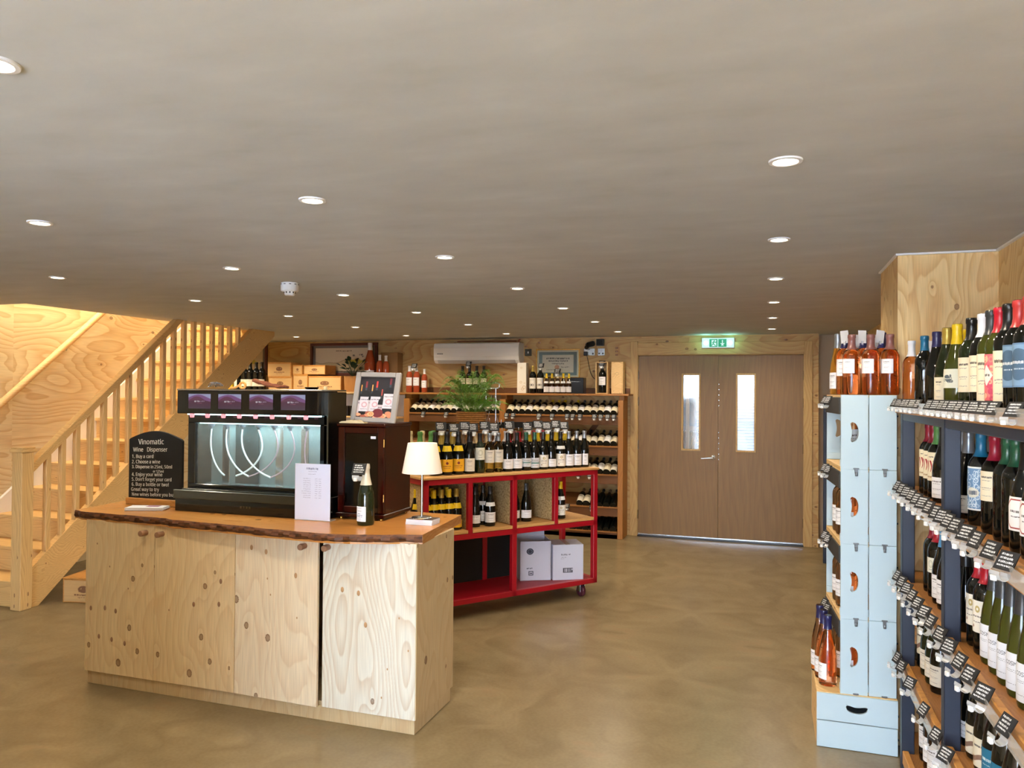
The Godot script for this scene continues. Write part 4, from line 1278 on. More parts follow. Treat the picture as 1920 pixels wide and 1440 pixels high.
func dispenser() -> void:
	var t := thing("wine_dispenser", "black and steel wine dispenser with lit glass chamber and four screens", "wine dispenser", Vector3(-2.72, 0.95, -3.56))
	# x from -0.47 to 0.51, front at z = 0
	var m := MB.new()
	m.bx(-0.472, 0.512, 0.0, 0.115, 0.0, -0.25, 0.003)
	put("base", m, M.black_gloss, t)
	m = MB.new()
	m.bx(-0.475, 0.515, 0.072, 0.122, 0.012, -0.03, 0.003)
	put("drip_tray", m, M.steel_dark, t)
	m = MB.new()
	m.bx(-0.43, 0.47, 0.122, 0.128, -0.01, -0.08, 0.001)
	put("tray_grille", m, M.steel_dark, t)
	m = MB.new()
	m.bx(-0.44, 0.475, 0.125, 0.15, -0.062, -0.09, 0.002).bx(-0.44, 0.475, 0.5, 0.555, -0.062, -0.09, 0.002).bx(-0.44, -0.39, 0.15, 0.5, -0.062, -0.09, 0.002).bx(0.432, 0.475, 0.15, 0.5, -0.062, -0.09, 0.002)
	put("door_frame", m, M.black_gloss, t)
	m = MB.new()
	m.bx(-0.39, 0.432, 0.15, 0.5, -0.074, -0.078, 0.0)
	put("glass_door", m, M.pane, t)
	m = MB.new()
	m.bx(-0.44, -0.42, 0.115, 0.68, -0.09, -0.25, 0.002)
	put("side_panel", m, M.steel_dark, t)
	m = MB.new()
	m.bx(0.455, 0.482, 0.115, 0.68, -0.062, -0.25, 0.002)
	put("side_panel", m, M.steel_dark, t)
	m = MB.new()
	m.bx(-0.42, 0.455, 0.14, 0.56, -0.238, -0.25, 0.0).bx(-0.42, 0.455, 0.128, 0.14, -0.09, -0.25, 0.0)
	var ins := mat(c8(132, 150, 152), 0.2, 0.55)
	put("inner_panel", m, ins, t)
	m = MB.new()
	m.bx(-0.24, -0.08, 0.141, 0.49, -0.225, -0.233, 0.001)
	put("dark_reflection", m, mat(c8(44, 58, 60), 0.15, 0.3), t)  # dark sheet drawn as a dark reflection in the chamber
	for x in [-0.34, 0.03, 0.2, 0.34]:
		m = MB.new()
		m.bx(x, x + 0.05, 0.141, 0.5, -0.234, -0.238, 0.001)
		put("back_rib", m, M.steel, t)
	m = MB.new()
	m.bx(-0.466, 0.458, 0.552, 0.683, 0.0, -0.2, 0.004)
	put("control_head", m, M.black_gloss, t)
	m = MB.new()
	m.bx(-0.468, 0.482, 0.683, 0.692, 0.002, -0.25, 0.002)
	put("top_plate", m, M.steel, t)
	var scr := glow(Color.WHITE, 0.6)
	scr.albedo_color = Color.BLACK
	scr.emission_texture = screen_tex()
	scr.emission_operator = BaseMaterial3D.EMISSION_OP_MULTIPLY
	scr.texture_repeat = false
	for x in [-0.309, -0.106, 0.1, 0.303]:
		m = MB.new()
		m.quad(Vector3(x - 0.076, 0.581, 0.0012), Vector3(x + 0.076, 0.581, 0.0012), Vector3(x + 0.076, 0.664, 0.0012), Vector3(x - 0.076, 0.664, 0.0012), Vector3(0, 0, 1))
		put("screen", m, scr, t)
	m = MB.new()
	m.bx(-0.41, 0.45, 0.545, 0.552, -0.02, -0.05, 0.001)
	put("light_strip", m, glow(c8(206, 246, 250), 5.0), t)
	for k in 8:
		var x := -0.37 + k * 0.1065
		m = MB.new()
		m.cyl(Vector3(x, 0.552, -0.012), Vector3(x, 0.53, -0.012), 0.014, 14, 0.011, 0.002)
		put("push_button", m, glow(c8(236, 150, 160), 0.9), t)
		m = MB.new()
		m.cyl(Vector3(x + 0.03, 0.5, -0.14), Vector3(x + 0.03, 0.475, -0.14), 0.024, 14, 0.016)
		m.cyl(Vector3(x + 0.03, 0.475, -0.14), Vector3(x + 0.03, 0.462, -0.14), 0.009, 10)
		put("tap_head", m, mat(c8(60, 66, 74), 0.3), t)
		var sgn: float = [1, 1, 1, -1, -1, -1, 1, -1][k]
		var reach: float = [0.09, 0.15, 0.19, 0.15, 0.17, 0.13, 0.03, 0.02][k]
		var pts := []
		for i in 13:
			var f := i / 12.0
			pts.append(Vector3(x + 0.03 - sgn * 0.03 * sin(f * PI) + sgn * reach * pow(f, 2.4), 0.465 - 0.3 * f + 0.03 * pow(f, 6.0), -0.14 - 0.02 * sin(f * 3.0)))
		m = MB.new()
		m.tube(pts, 0.005 if k < 4 else 0.0038, 8)
		put("hose", m, mat(c8(226, 238, 240), 0.3) if k < 4 else mat(c8(176, 150, 160), 0.2), t)
	m = MB.new()
	for k in 4: m.bx(-0.03 + k * 0.019, -0.03 + k * 0.019 + 0.013, 0.036, 0.048, 0.0, 0.0012, 0.0)
	put("maker_badge", m, M.steel_dark, t)
	m = MB.new()
	m.bx(-0.4, 0.44, 0.492, 0.498, -0.11, -0.2, 0.001)
	put("chamber_lamp", m, glow(c8(200, 244, 246), 3.5), t)
	var l := AreaLight3D.new()
	l.name = "chamber_light"
	l.light_color = c8(210, 242, 244)
	l.light_energy = 0.5
	l.area_size = Vector2(0.8, 0.08)
	l.area_range = 6.0
	l.shadow_enabled = true
	t.add_child(l, true)
	l.position = Vector3(0.02, 0.489, -0.155)
	l.rotation.x = -PI / 2
	# odds and ends on its top plate
	var c := thing("wire_ornament", "small twisted wire ornament on the left end of the dispenser", "ornament", Vector3(-3.02, 1.642, -3.68))
	for k in 4:
		m = MB.new()
		var pts := []
		for i in 14:
			var a := i * 0.9 + k * 1.6
			pts.append(Vector3(-0.04 + i * 0.006 + sin(a) * 0.008, 0.012 + absf(sin(i * 0.55 + k)) * (0.02 + 0.003 * k), cos(a) * 0.016))
		m.tube(pts, 0.002, 6)
		put("wire", m, M.steel, c)
	var co := thing("corkscrew_handle", "pale wooden loop handle lying on top of the dispenser", "handle", Vector3(-2.88, 1.642, -3.7))
	m = MB.new()
	var loop := []
	for i in 13: loop.append(Vector3(0.03 + 0.019 * cos(PI * 0.95 - i * 0.5), 0.022 + 0.017 * sin(PI * 0.95 - i * 0.5), 0))
	m.tube([Vector3(-0.055, 0.008, 0), Vector3(-0.02, 0.009, 0)] + loop, 0.007, 8)
	put("loop", m, M.lip_wood, co)
	var dw := thing("driftwood", "gnarled vine root lying on top of the dispenser", "driftwood", Vector3(-2.66, 1.642, -3.7))
	m = MB.new()
	var ra := RandomNumberGenerator.new()
	ra.seed = 5
	for k in 3:
		var pts := []
		for i in 9: pts.append(Vector3(-0.11 + i * 0.027, 0.014 + 0.036 * pow(1.0 - i / 8.0, 2.0) + ra.randf_range(-0.004, 0.004), (k - 1) * 0.014 + ra.randf_range(-0.006, 0.006)))
		m.tube(pts, 0.013 - k * 0.002, 8, 0.6)
	put("root", m, tri_mat(T.bark, c8(226, 176, 130), Vector3(20, 20, 20), 0.8, false), dw)
	var di := thing("glass_dish", "small clear glass dish at the right end of the dispenser top", "dish", Vector3(-2.38, 1.642, -3.68))
	m = MB.new()
	m.lathe([Vector2(0, 0), Vector2(0.03, 0), Vector2(0.04, 0.014), Vector2(0.037, 0.014), Vector2(0.028, 0.003), Vector2(0, 0.003)], 18)
	put("bowl", m, M.gold_wine, di)
	var cc := thing("bottle_stopper", "small pale bottle stopper standing beside the glass dish", "stopper", Vector3(-2.3, 1.642, -3.69))
	m = MB.new()
	m.lathe([Vector2(0, 0), Vector2(0.009, 0), Vector2(0.011, 0.016), Vector2(0.009, 0.019), Vector2(0, 0.02)], 14)
	put("stopper", m, M.cap_cream, cc)

func text_mesh(text: String, size: float, depth := 0.0008, serif := false, bold := false) -> TextMesh:
	var f := SystemFont.new()
	f.font_names = PackedStringArray(["Droid Serif" if serif else "Droid Sans"])
	if bold: f.font_weight = 700
	var tm := TextMesh.new()
	tm.font = f
	tm.text = text
	tm.font_size = 32
	tm.pixel_size = size / 32.0
	tm.depth = depth
	tm.curve_step = 2.0
	tm.horizontal_alignment = HORIZONTAL_ALIGNMENT_LEFT
	return tm

func counter_items() -> void:
	# chalkboard
	var t := thing("chalkboard", "round-topped chalkboard with handwritten dispenser instructions, left of the dispenser", "chalkboard", Vector3(-3.645, 0.95, -3.69))
	var m := MB.new()
	m.bx(-0.003, 0.4, 0.0, 0.038, 0.03, -0.03, 0.003)
	put("wooden_foot", m, M.lip_wood, t)
	m = MB.new()
	var poly := [Vector2(0, 0.036), Vector2(0.392, 0.036), Vector2(0.392, 0.385)]
	for i in 15:
		var f := i / 14.0
		poly.append(Vector2(0.382 - f * 0.372, 0.394 + 0.046 * sin(PI * f)))
	poly.append(Vector2(0, 0.385))
	m.prism(poly, -0.008, 0.008)
	put("board", m, M.black_matt, t)
	var rows := [["Vinomatic", 0.07, 0.372, 0.042], ["Wine   Dispenser", 0.03, 0.325, 0.034], ["1. Buy a card", 0.022, 0.284, 0.028], ["2. Choose a wine", 0.022, 0.252, 0.028], ["3. Dispense in 25ml, 50ml", 0.022, 0.222, 0.026], ["or 125ml", 0.18, 0.2, 0.02], ["4. Enjoy your wine", 0.022, 0.176, 0.028], ["5. Don't forget your card", 0.022, 0.147, 0.027], ["6. Buy a bottle or two!", 0.022, 0.117, 0.028], ["Great way to try", 0.018, 0.087, 0.029], ["New wines before you buy", 0.024, 0.057, 0.027]]
	for r in rows:
		var o := put("chalk_line", text_mesh(r[0], r[3]), M.chalk, t, Vector3(r[1], r[2], 0.0088))
		o.scale = Vector3(minf(1.0, 0.36 / maxf(0.01, o.mesh.get_aabb().size.x)), 1, 1)
		o.rotation.z = 0.03
	# leaflets
	t = thing("leaflet_pile", "small pile of printed leaflets in front of the chalkboard", "leaflets", Vector3(-3.36, 0.95, -3.53), 0.35)
	for k in 5:
		m = MB.new()
		m.box(Vector3(0.004 * (k % 3), 0.002 + k * 0.0036, 0.003 * ((k * 2) % 3)), Vector3(0.21, 0.0034, 0.1), 0.0, Basis(Vector3(0, 1, 0), 0.03 * (k % 2)))
		put("leaflet", m, M.paper, t)
	m = MB.new()
	m.bx(0.0, 0.07, 0.0185, 0.0192, -0.03, 0.02, 0.0)
	put("cover_print", m, M.paper_mark, t)
	# menu in an acrylic stand
	t = thing("menu_card", "white printed menu card standing in front of the dispenser", "menu card", Vector3(-2.275, 0.95, -3.535), 0.03)
	m = MB.new()
	m.bx(-0.105, 0.105, 0.003, 0.3, -0.0015, 0.0005, 0.0)
	put("card", m, M.paper, t)
	m = MB.new()
	m.quad(Vector3(-0.104, 0.004, 0.0012), Vector3(0.104, 0.004, 0.0012), Vector3(0.104, 0.299, 0.0012), Vector3(-0.104, 0.299, 0.0012), Vector3(0, 0, 1))
	put("printed_face", m, tex_mat(menu_tex(), 0.6), t)
	m = MB.new()
	m.bx(-0.105, 0.105, 0.0, 0.003, 0.0015, -0.06, 0.0)
	put("acrylic_foot", m, M.clear_plastic, t)
	# champagne
	bottle("champagne", "green_glass", "foil", "counter", Vector3(-1.952, 0.95, -3.525), "sparkling wine bottle with silver foil and white label beside the dark cabinet", "", {"cap0": 0.205, "label": [0.022, 0.098, 1.5], "name": "sparkling_wine_bottle", "turn": -0.25})
	price_tag(Vector3(-1.975, 1.205, -3.487), 0.1, "black chalked price tag clipped to the neck of the sparkling wine bottle", "", 2, 1.25)
	# humidor cabinet
	t = thing("wooden_cabinet", "dark mahogany glass-fronted cabinet standing on the counter", "cabinet", Vector3(-2.055, 0.95, -3.65))
	m = MB.new()
	m.bx(-0.145, 0.145, 0.012, 0.034, 0.008, -0.325, 0.004)
	put("plinth", m, M.mahogany, t)
	m = MB.new()
	m.bx(-0.145, 0.145, 0.496, 0.514, 0.008, -0.325, 0.004)
	put("cornice", m, M.mahogany, t)
	m = MB.new()
	m.bx(-0.138, -0.126, 0.034, 0.496, -0.02, -0.318, 0.001).bx(0.126, 0.138, 0.034, 0.496, -0.02, -0.318, 0.001).bx(-0.126, 0.126, 0.034, 0.496, -0.31, -0.318, 0.0)
	put("body", m, M.mahogany, t)
	m = MB.new()
	m.bx(-0.138, -0.1, 0.036, 0.494, 0.0, -0.018, 0.003).bx(0.1, 0.138, 0.036, 0.494, 0.0, -0.018, 0.003).bx(-0.1, 0.1, 0.036, 0.07, 0.0, -0.018, 0.003).bx(-0.1, 0.1, 0.46, 0.494, 0.0, -0.018, 0.003)
	var d := put("door", m, M.mahogany, t)
	m = MB.new()
	m.bx(-0.1, 0.1, 0.07, 0.46, -0.008, -0.011, 0.0)
	put("glass", m, M.darkened_pane, d)
	for y in [0.12, 0.41]:
		m = MB.new()
		m.cyl(Vector3(0.1385, y - 0.02, 0.001), Vector3(0.1385, y + 0.02, 0.001), 0.003, 8)
		put("hinge", m, M.brass, d)
	for k in 6:
		m = MB.new()
		var y := 0.075 + k * 0.066
		m.bx(-0.12, 0.12, y, y + 0.062, -0.03, -0.045, 0.002)
		for q in 5: m.bx(-0.11, 0.11, y + 0.006 + q * 0.011, y + 0.013 + q * 0.011, -0.026, -0.03, 0.001)
		var dr := put("drawer", m, M.mahogany, t)
		if k in [3, 4, 5]:
			for x in ([0.0] if k > 3 else [-0.06, 0.06]):
				m = MB.new()
				m.bx(x - 0.02, x + 0.02, y + 0.032, y + 0.037, -0.02, -0.026, 0.001)
				put("handle", m, M.brass, dr)
	for x in [-0.12, 0.12]:
		for z in [-0.01, -0.3]:
			m = MB.new()
			m.lathe([Vector2(0, 0), Vector2(0.01, 0), Vector2(0.012, 0.006), Vector2(0.008, 0.013), Vector2(0, 0.013)], 12, Vector3(x, 0, z))
			put("brass_foot", m, M.brass, t)
	m = MB.new()
	m.bx(0.055, 0.085, 0.432, 0.446, -0.0065, -0.0078, 0.0)
	put("white_sticker", m, M.paper, t)
	# framed photograph on the cabinet
	t = thing("framed_photograph", "taupe framed photograph of wine bottles leaning on the dark cabinet", "picture frame", Vector3(-2.02, 1.466, -3.72), -0.06)
	t.basis = Basis(Vector3(0, 1, 0), -0.08) * Basis(Vector3(1, 0, 0), -0.2) * Basis(Vector3(0, 0, 1), -0.02)
	m = MB.new()
	m.bx(-0.142, -0.112, 0, 0.276, 0.0, 0.018, 0.003).bx(0.112, 0.142, 0, 0.276, 0.0, 0.018, 0.003).bx(-0.112, 0.112, 0, 0.026, 0.0, 0.018, 0.003).bx(-0.112, 0.112, 0.25, 0.276, 0.0, 0.018, 0.003)
	put("frame", m, M.grey_paint, t)
	m = MB.new()
	m.bx(-0.12, 0.12, 0.02, 0.26, 0.002, 0.006, 0.0)
	put("backing", m, M.black, t)
	m = MB.new()
	m.quad(Vector3(-0.112, 0.026, 0.0068), Vector3(0.112, 0.026, 0.0068), Vector3(0.112, 0.25, 0.0068), Vector3(-0.112, 0.25, 0.0068), Vector3(0, 0, 1))
	put("photograph", m, tex_mat(poster_tex(), 0.35), t)
	t = thing("folded_cloth", "folded cream cloth lying in front of the framed photograph", "cloth", Vector3(-2.12, 1.464, -3.675))
	m = MB.new()
	var pl := []
	for i in 13: pl.append(Vector2(-0.07 + i * 0.0125, 0.004 + 0.012 * sin(PI * i / 12.0) + 0.002 * sin(i * 1.7)))
	pl.append_array([Vector2(0.08, 0.0), Vector2(-0.07, 0.0)])
	m.prism(pl, -0.02, 0.02)
	put("cloth", m, M.cap_cream, t)
	# booklets and lamp
	t = thing("booklet_stack", "stack of white booklets under the table lamp", "booklets", Vector3(-1.694, 0.95, -3.64), 0.0)
	for k in 2:
		m = MB.new()
		m.box(Vector3(0.002 * k, 0.0068 + k * 0.0138, -0.02), Vector3(0.148, 0.0134, 0.1), 0.0005)
		put("booklet", m, M.paper, t)
	m = MB.new()
	m.bx(-0.072, 0.074, 0.0275, 0.0285, -0.068, 0.028, 0.0)
	put("dark_cover", m, mat(c8(70, 52, 46), 0.4), t)
	t = thing("table_lamp", "slim steel table lamp with a white tapered fabric shade", "lamp", Vector3(-1.697, 0.979, -3.655))
	m = MB.new()
	m.lathe([Vector2(0, 0), Vector2(0.052, 0), Vector2(0.054, 0.004), Vector2(0.05, 0.008), Vector2(0.0, 0.01)], 28)
	put("base", m, M.steel, t)
	m = MB.new()
	m.cyl(Vector3(0, 0.008, 0), Vector3(0, 0.36, 0), 0.006, 12)
	put("pole", m, M.steel, t)
	m = MB.new()
	m.lathe([Vector2(0.105, 0.235), Vector2(0.076, 0.39), Vector2(0.074, 0.39), Vector2(0.103, 0.235)], 36)
	var sh := mat(c8(242, 238, 230), 0.9)
	sh.backlight_enabled = true
	sh.backlight = Color(0.8, 0.78, 0.72)
	put("lamp_shade", m, sh, t)
	m = MB.new()
	m.lathe([Vector2(0, 0.29), Vector2(0.016, 0.295), Vector2(0.02, 0.31), Vector2(0.014, 0.335), Vector2(0, 0.34)], 14)
	put("bulb", m, glow(c8(255, 206, 140), 6.0), t)
	for a in 3:
		m = MB.new()
		m.cyl(Vector3(0, 0.36, 0), Vector3(sin(a * TAU / 3) * 0.08, 0.36, cos(a * TAU / 3) * 0.08), 0.0015, 6)
		put("shade_ring", m, M.steel, t)
	var l := OmniLight3D.new()
	l.name = "bulb_light"
	l.light_color = c8(255, 224, 180)
	l.light_energy = 0.075
	l.light_size = 0.02
	l.omni_range = 10.0
	l.omni_attenuation = 2.0
	l.shadow_enabled = true
	t.add_child(l, true)
	l.position = Vector3(0, 0.315, 0)

# ---------------------------------------------------------------- red trolley
func trolley() -> void:
	var yaw := deg_to_rad(52.0)
	var o := Vector3(-1.32, 0, -6.13)
	var t := thing("display_trolley", "red steel shop trolley on castors with wooden compartments", "trolley", o, yaw)
	var L := -1.53
	var D := -0.42
	var m := MB.new()
	for x in [0.0, -0.785, L]:
		for z in [0.0, D]:
			m = MB.new()
			m.box(Vector3(x, 0.565, z), Vector3(0.04, 0.91, 0.04), 0.002)
			put("post", m, M.red, t)
	for x in [-0.395, -1.17]:
		m = MB.new()
		m.box(Vector3(x, 0.8, 0), Vector3(0.036, 0.37, 0.038), 0.002)
		put("mullion", m, M.red, t)
	for y in [0.13, 0.595, 1.0]:
		for z in [0.0, D]:
			m = MB.new()
			m.box(Vector3(L / 2, y, z), Vector3(-L + 0.04, 0.04, 0.04), 0.002)
			put("long_rail", m, M.red, t)
		for x in [0.0, L]:
			m = MB.new()
			m.box(Vector3(x, y, D / 2), Vector3(0.04, 0.04, -D), 0.002)
			put("end_rail", m, M.red, t)
	m = MB.new()
	m.bx(L, 0.0, 0.13, 0.148, -0.01, D, 0.0)
	put("bottom_deck", m, M.red_metal, t)
	m = MB.new()
	m.bx(L - 0.03, 0.03, 1.02, 1.035, 0.03, D - 0.03, 0.002)
	put("top_board", m, M.osb_top, t)
	for k in 4:
		var x1: float = [-0.018, -0.415, -0.805, -1.19][k]
		var x0: float = [-0.375, -0.765, -1.15, L + 0.02][k]
		m = MB.new()
		m.bx(x0, x1, 0.617, 0.64, 0.022, D, 0.002)
		put("shelf_board", m, M.osb_top, t)
	for x in [-0.395, -0.785, -1.17, L + 0.012]:
		m = MB.new()
		m.bx(x - 0.009, x + 0.009, 0.64, 0.98, -0.02, D, 0.001)
		put("divider", m, M.osb, t)
	m = MB.new()
	m.bx(L, -0.395, 0.64, 0.98, D + 0.0, D + 0.012, 0.0)
	put("back_board", m, M.osb, t)
	m = MB.new()
	m.bx(L, -0.52, 0.15, 0.575, D, D + 0.01, 0.0)
	put("lower_back", m, M.black_matt, t)
	for x in [-0.09, L + 0.09]:
		for z in [-0.05, D + 0.05]:
			m = MB.new()
			m.bx(x - 0.035, x + 0.035, 0.104, 0.112, z - 0.04, z + 0.04, 0.001)
			m.bx(x - 0.024, x - 0.02, 0.04, 0.106, z - 0.02, z + 0.02, 0.001).bx(x + 0.02, x + 0.024, 0.04, 0.106, z - 0.02, z + 0.02, 0.001)
			var cs := put("castor", m, M.steel, t)
			m = MB.new()
			m.cyl(Vector3(x - 0.017, 0.046, z), Vector3(x + 0.017, 0.046, z), 0.046, 24, -1.0, 0.006)
			put("wheel", m, mat(c8(78, 30, 44), 0.4), cs)
	var B := Basis(Vector3(0, 1, 0), yaw)
	var P := func(x, y, z): return o + B * Vector3(x, y, z)
	# two white cartons on the deck
	for k in 2:
		var c := thing("wine_carton", ["closed white cardboard carton with a barcode on the trolley deck", "open white cardboard carton with round printed seals behind the closed carton"][k], "carton", P.call([-0.18, -0.41][k], 0.148, [-0.15, -0.275][k]), yaw + [-0.42, -0.42][k])
		var s: Vector3 = [Vector3(0.25, 0.28, 0.23), Vector3(0.25, 0.31, 0.24)][k]
		m = MB.new()
		if k == 0:
			m.bx(-s.x / 2, s.x / 2, 0, s.y, -s.z / 2, s.z / 2, 0.002)
		else:
			for e in [[-s.x / 2, s.x / 2, -s.z / 2, -s.z / 2 + 0.004], [-s.x / 2, s.x / 2, s.z / 2 - 0.004, s.z / 2], [-s.x / 2, -s.x / 2 + 0.004, -s.z / 2, s.z / 2], [s.x / 2 - 0.004, s.x / 2, -s.z / 2, s.z / 2]]:
				m.bx(e[0], e[1], 0, s.y, e[2], e[3], 0.0)
			m.bx(-s.x / 2, s.x / 2, 0, 0.004, -s.z / 2, s.z / 2, 0.0)
		var cm := mat(c8(196, 196, 208), 0.75)
		put("carton_body", m, cm, c)
		m = MB.new()
		m.quad(Vector3(-s.x / 2 + 0.004, 0.004, s.z / 2 + 0.0008), Vector3(s.x / 2 - 0.004, 0.004, s.z / 2 + 0.0008), Vector3(s.x / 2 - 0.004, s.y - 0.004, s.z / 2 + 0.0008), Vector3(-s.x / 2 + 0.004, s.y - 0.004, s.z / 2 + 0.0008), Vector3(0, 0, 1))
		put("printed_side", m, tex_mat(carton_tex(k), 0.75), c)
		if k == 0:
			m = MB.new()
			m.bx(-0.02, 0.02, s.y, s.y + 0.0006, -s.z / 2, s.z / 2, 0.0)
			put("tape", m, M.clear_plastic, c)
		else:
			m = MB.new()
			m.box(Vector3(0, s.y + 0.055, -s.z / 2 - 0.012), Vector3(s.x - 0.01, 0.11, 0.004), 0.0, Basis(Vector3(1, 0, 0), -0.2))
			put("lid_flap", m, cm, c)
			m = MB.new()
			m.cyl(Vector3(0.07, s.y + 0.06, -s.z / 2 - 0.009), Vector3(0.07, s.y + 0.061, -s.z / 2 - 0.0085), 0.022, 18)
			var q := Basis(Vector3(1, 0, 0), PI / 2 - 0.2)
			m = MB.new()
			m.lathe([Vector2(0.023, 0), Vector2(0, 0.0008)], 18, Vector3(0.075, s.y + 0.06, -s.z / 2 - 0.0095), 0, TAU, q)
			put("printed_seal", m, M.dark_strip, c)
	# compartments
	var g := "bottles in the trolley compartments"
	var n := 0
	for r in 2:
		for i in 5:
			bottle("champagne", "dark_glass", "yellow" if (i + r) % 2 else "gold", "yellow", P.call(-1.24 - i * 0.062 - 0.03 * r, 0.64, -0.07 - r * 0.095), "yellow-collared bottle in the left trolley compartment, %s from right, %s row" % [nth(i), ["front", "back"][r]], g, {"turn": yaw, "collar": ["cap_yellow", 0.165, 0.205, 2.4], "label": [0.02, 0.08, 2.4], "size": 0.95, "cap0": 0.25})
	for i in 4:
		bottle("burgundy", "dark_glass", "black", "white", P.call(-0.95 - i * 0.012, 0.64, -0.07 - i * 0.082), "white-collared bottle in the second trolley compartment from left, %s in file" % nth(i), g, {"turn": yaw - 0.35, "collar": ["stub", 0.15, 0.178, 2.4], "label": [0.03, 0.105, 2.6], "cap0": 0.24})
	for i in 3:
		bottle("burgundy", "dark_glass", "black", "white", P.call(-1.07, 0.64, -0.09 - i * 0.09), "dark bottle against the left divider of the second compartment, %s in file" % nth(i), g, {"turn": yaw - 0.4, "label": [0.03, 0.09, 2.6], "cap0": 0.24})
	bottle("burgundy", "dark_glass", "charcoal", "white", P.call(-0.6, 0.64, -0.1), "dark burgundy bottle with a white label at the front of the third compartment", g, {"turn": yaw - 0.4, "label": [0.03, 0.09, 2.6], "cap0": 0.24})
	for i in 2:
		bottle("burgundy", "dark_glass", "black", "white", P.call(-0.69 - i * 0.03, 0.64, -0.13 - i * 0.1), "dark burgundy bottle deep in the third trolley compartment, %s from the front" % nth(i), g, {"turn": yaw - 0.4, "label": [0.03, 0.09, 2.6], "cap0": 0.24})
	bottle("burgundy", "dark_glass", "yellow", "crest", P.call(-0.29, 0.64, -0.07), "yellow-capped bottle with a cream label in the right trolley compartment, in front", g, {"turn": yaw - 0.45, "collar": ["stub", 0.15, 0.178, 2.4], "label": [0.03, 0.11, 2.4], "cap0": 0.235})
	bottle("burgundy", "dark_glass", "yellow", "crest", P.call(-0.29, 0.64, -0.175), "yellow-capped bottle behind another in the right trolley compartment", g, {"turn": yaw - 0.45, "collar": ["stub", 0.15, 0.178, 2.4], "label": [0.03, 0.11, 2.4], "cap0": 0.235})
	# bottles along the front of the top board: x, kind, glass, cap, label, label span, collar, words
	g = "bottles on top of the red trolley"
	var row := [
		[-1.40, "champagne", "dark_glass", "black", "yellow", [0.025, 0.115, 2.6], "cap_yellow", "leftmost of the three yellow-labelled sparkling bottles, beside the lamp shade"],
		[-1.305, "champagne", "dark_glass", "black", "yellow", [0.025, 0.115, 2.6], "cap_yellow", "middle one of the three yellow-labelled sparkling bottles on the trolley"],
		[-1.21, "champagne", "dark_glass", "black", "yellow", [0.025, 0.115, 2.6], "cap_yellow", "rightmost of the three yellow-labelled sparkling bottles on the trolley"],
		[-1.115, "champagne", "dark_glass", "black", "ivory", [0.02, 0.115, 1.9], "", "sparkling bottle with a narrow ivory label right of the yellow labels"],
		[-1.025, "bordeaux", "green_glass", "black", "ring", [0.1, 0.19, 2.4], "", "dark bottle with a high cream label and ring emblem on the trolley"],
		[-0.94, "bordeaux", "gold_wine", "silver", "ivory", [0.075, 0.17, 2.5], "", "left one of the two clear golden wine bottles on the trolley"],
		[-0.86, "bordeaux", "gold_wine", "silver", "ivory", [0.075, 0.17, 2.5], "", "right one of the two clear golden wine bottles on the trolley"],
		[-0.775, "burgundy", "dark_glass", "black", "white", [0.022, 0.095, 2.5], "", "left one of two brown-black bottles with low white labels, right of golden wine"],
		[-0.69, "burgundy", "dark_glass", "black", "white", [0.022, 0.095, 2.5], "", "right one of two brown-black bottles with low white labels, right of golden wine"],
		[-0.605, "burgundy", "dark_glass", "deepgreen", "stripe", [0.03, 0.095, 2.5], "", "left bottle with a silver and green striped label on the trolley"],
		[-0.525, "burgundy", "dark_glass", "deepgreen", "stripe", [0.018, 0.095, 2.7], "", "right bottle with a silver and green striped label on the trolley"],
		[-0.44, "burgundy", "dark_glass", "black", "crest", [0.02, 0.115, 2.5], "", "bottle with a tall cream crest label, fifth from the trolley's right end"],
		[-0.36, "burgundy", "dark_glass", "black", "white", [0.02, 0.08, 2.5], "", "bottle with a short white label, fourth before the right end of trolley top"],
		[-0.27, "burgundy", "dark_glass", "black", "crest", [0.02, 0.118, 2.6], "stub", "bottle with a white shoulder collar near the right end of the trolley top"],
		[-0.185, "burgundy", "dark_glass", "silver", "white", [0.02, 0.11, 2.3], "", "silver-capped bottle, third from the right end of the trolley top"],
		[-0.105, "burgundy", "dark_glass", "silver", "white", [0.02, 0.11, 2.3], "", "silver-capped bottle, second from the right end of the trolley top"],
		[-0.025, "burgundy", "dark_glass", "silver", "white", [0.02, 0.11, 1.2], "", "silver-capped bottle at the very right end of the trolley top"],
	]
	for r in row:
		var op := {"turn": yaw - 0.42, "label": r[5], "cap0": 0.235}
		if r[6]: op["collar"] = [r[6], 0.172 if r[6] == "cap_yellow" else 0.155, 0.212 if r[6] == "cap_yellow" else 0.18, 2.4]
		bottle(r[1], r[2], r[3], r[4], P.call(r[0], 1.035, -0.1), r[7], g, op)
	var behind := [
		[["green", "champagne", -1.47], ["green", "champagne", -1.38], ["gold", "champagne", -1.29], ["gold", "champagne", -1.2], ["bronze", "champagne", -1.11], ["tan", "bordeaux", -1.0], ["tan", "bordeaux", -0.9], ["black", "bordeaux", -0.8], ["red", "bordeaux", -0.7], ["red", "bordeaux", -0.6], ["yellow", "burgundy", -0.5], ["yellow", "burgundy", -0.42], ["yellow", "burgundy", -0.32], ["yellow", "burgundy", -0.235], ["yellow", "burgundy", -0.145]],
		[["cream", "champagne", -1.5], ["cream", "champagne", -1.4], ["green", "champagne", -1.31], ["silver", "bordeaux", -0.93], ["silver", "bordeaux", -0.84], ["white", "bordeaux", -0.75], ["white", "bordeaux", -0.66], ["rosecap", "bordeaux", -0.57], ["rosecap", "bordeaux", -0.48], ["crimson", "bordeaux", -0.39], ["crimson", "bordeaux", -0.3], ["charcoal", "bordeaux", -0.2]],
	]
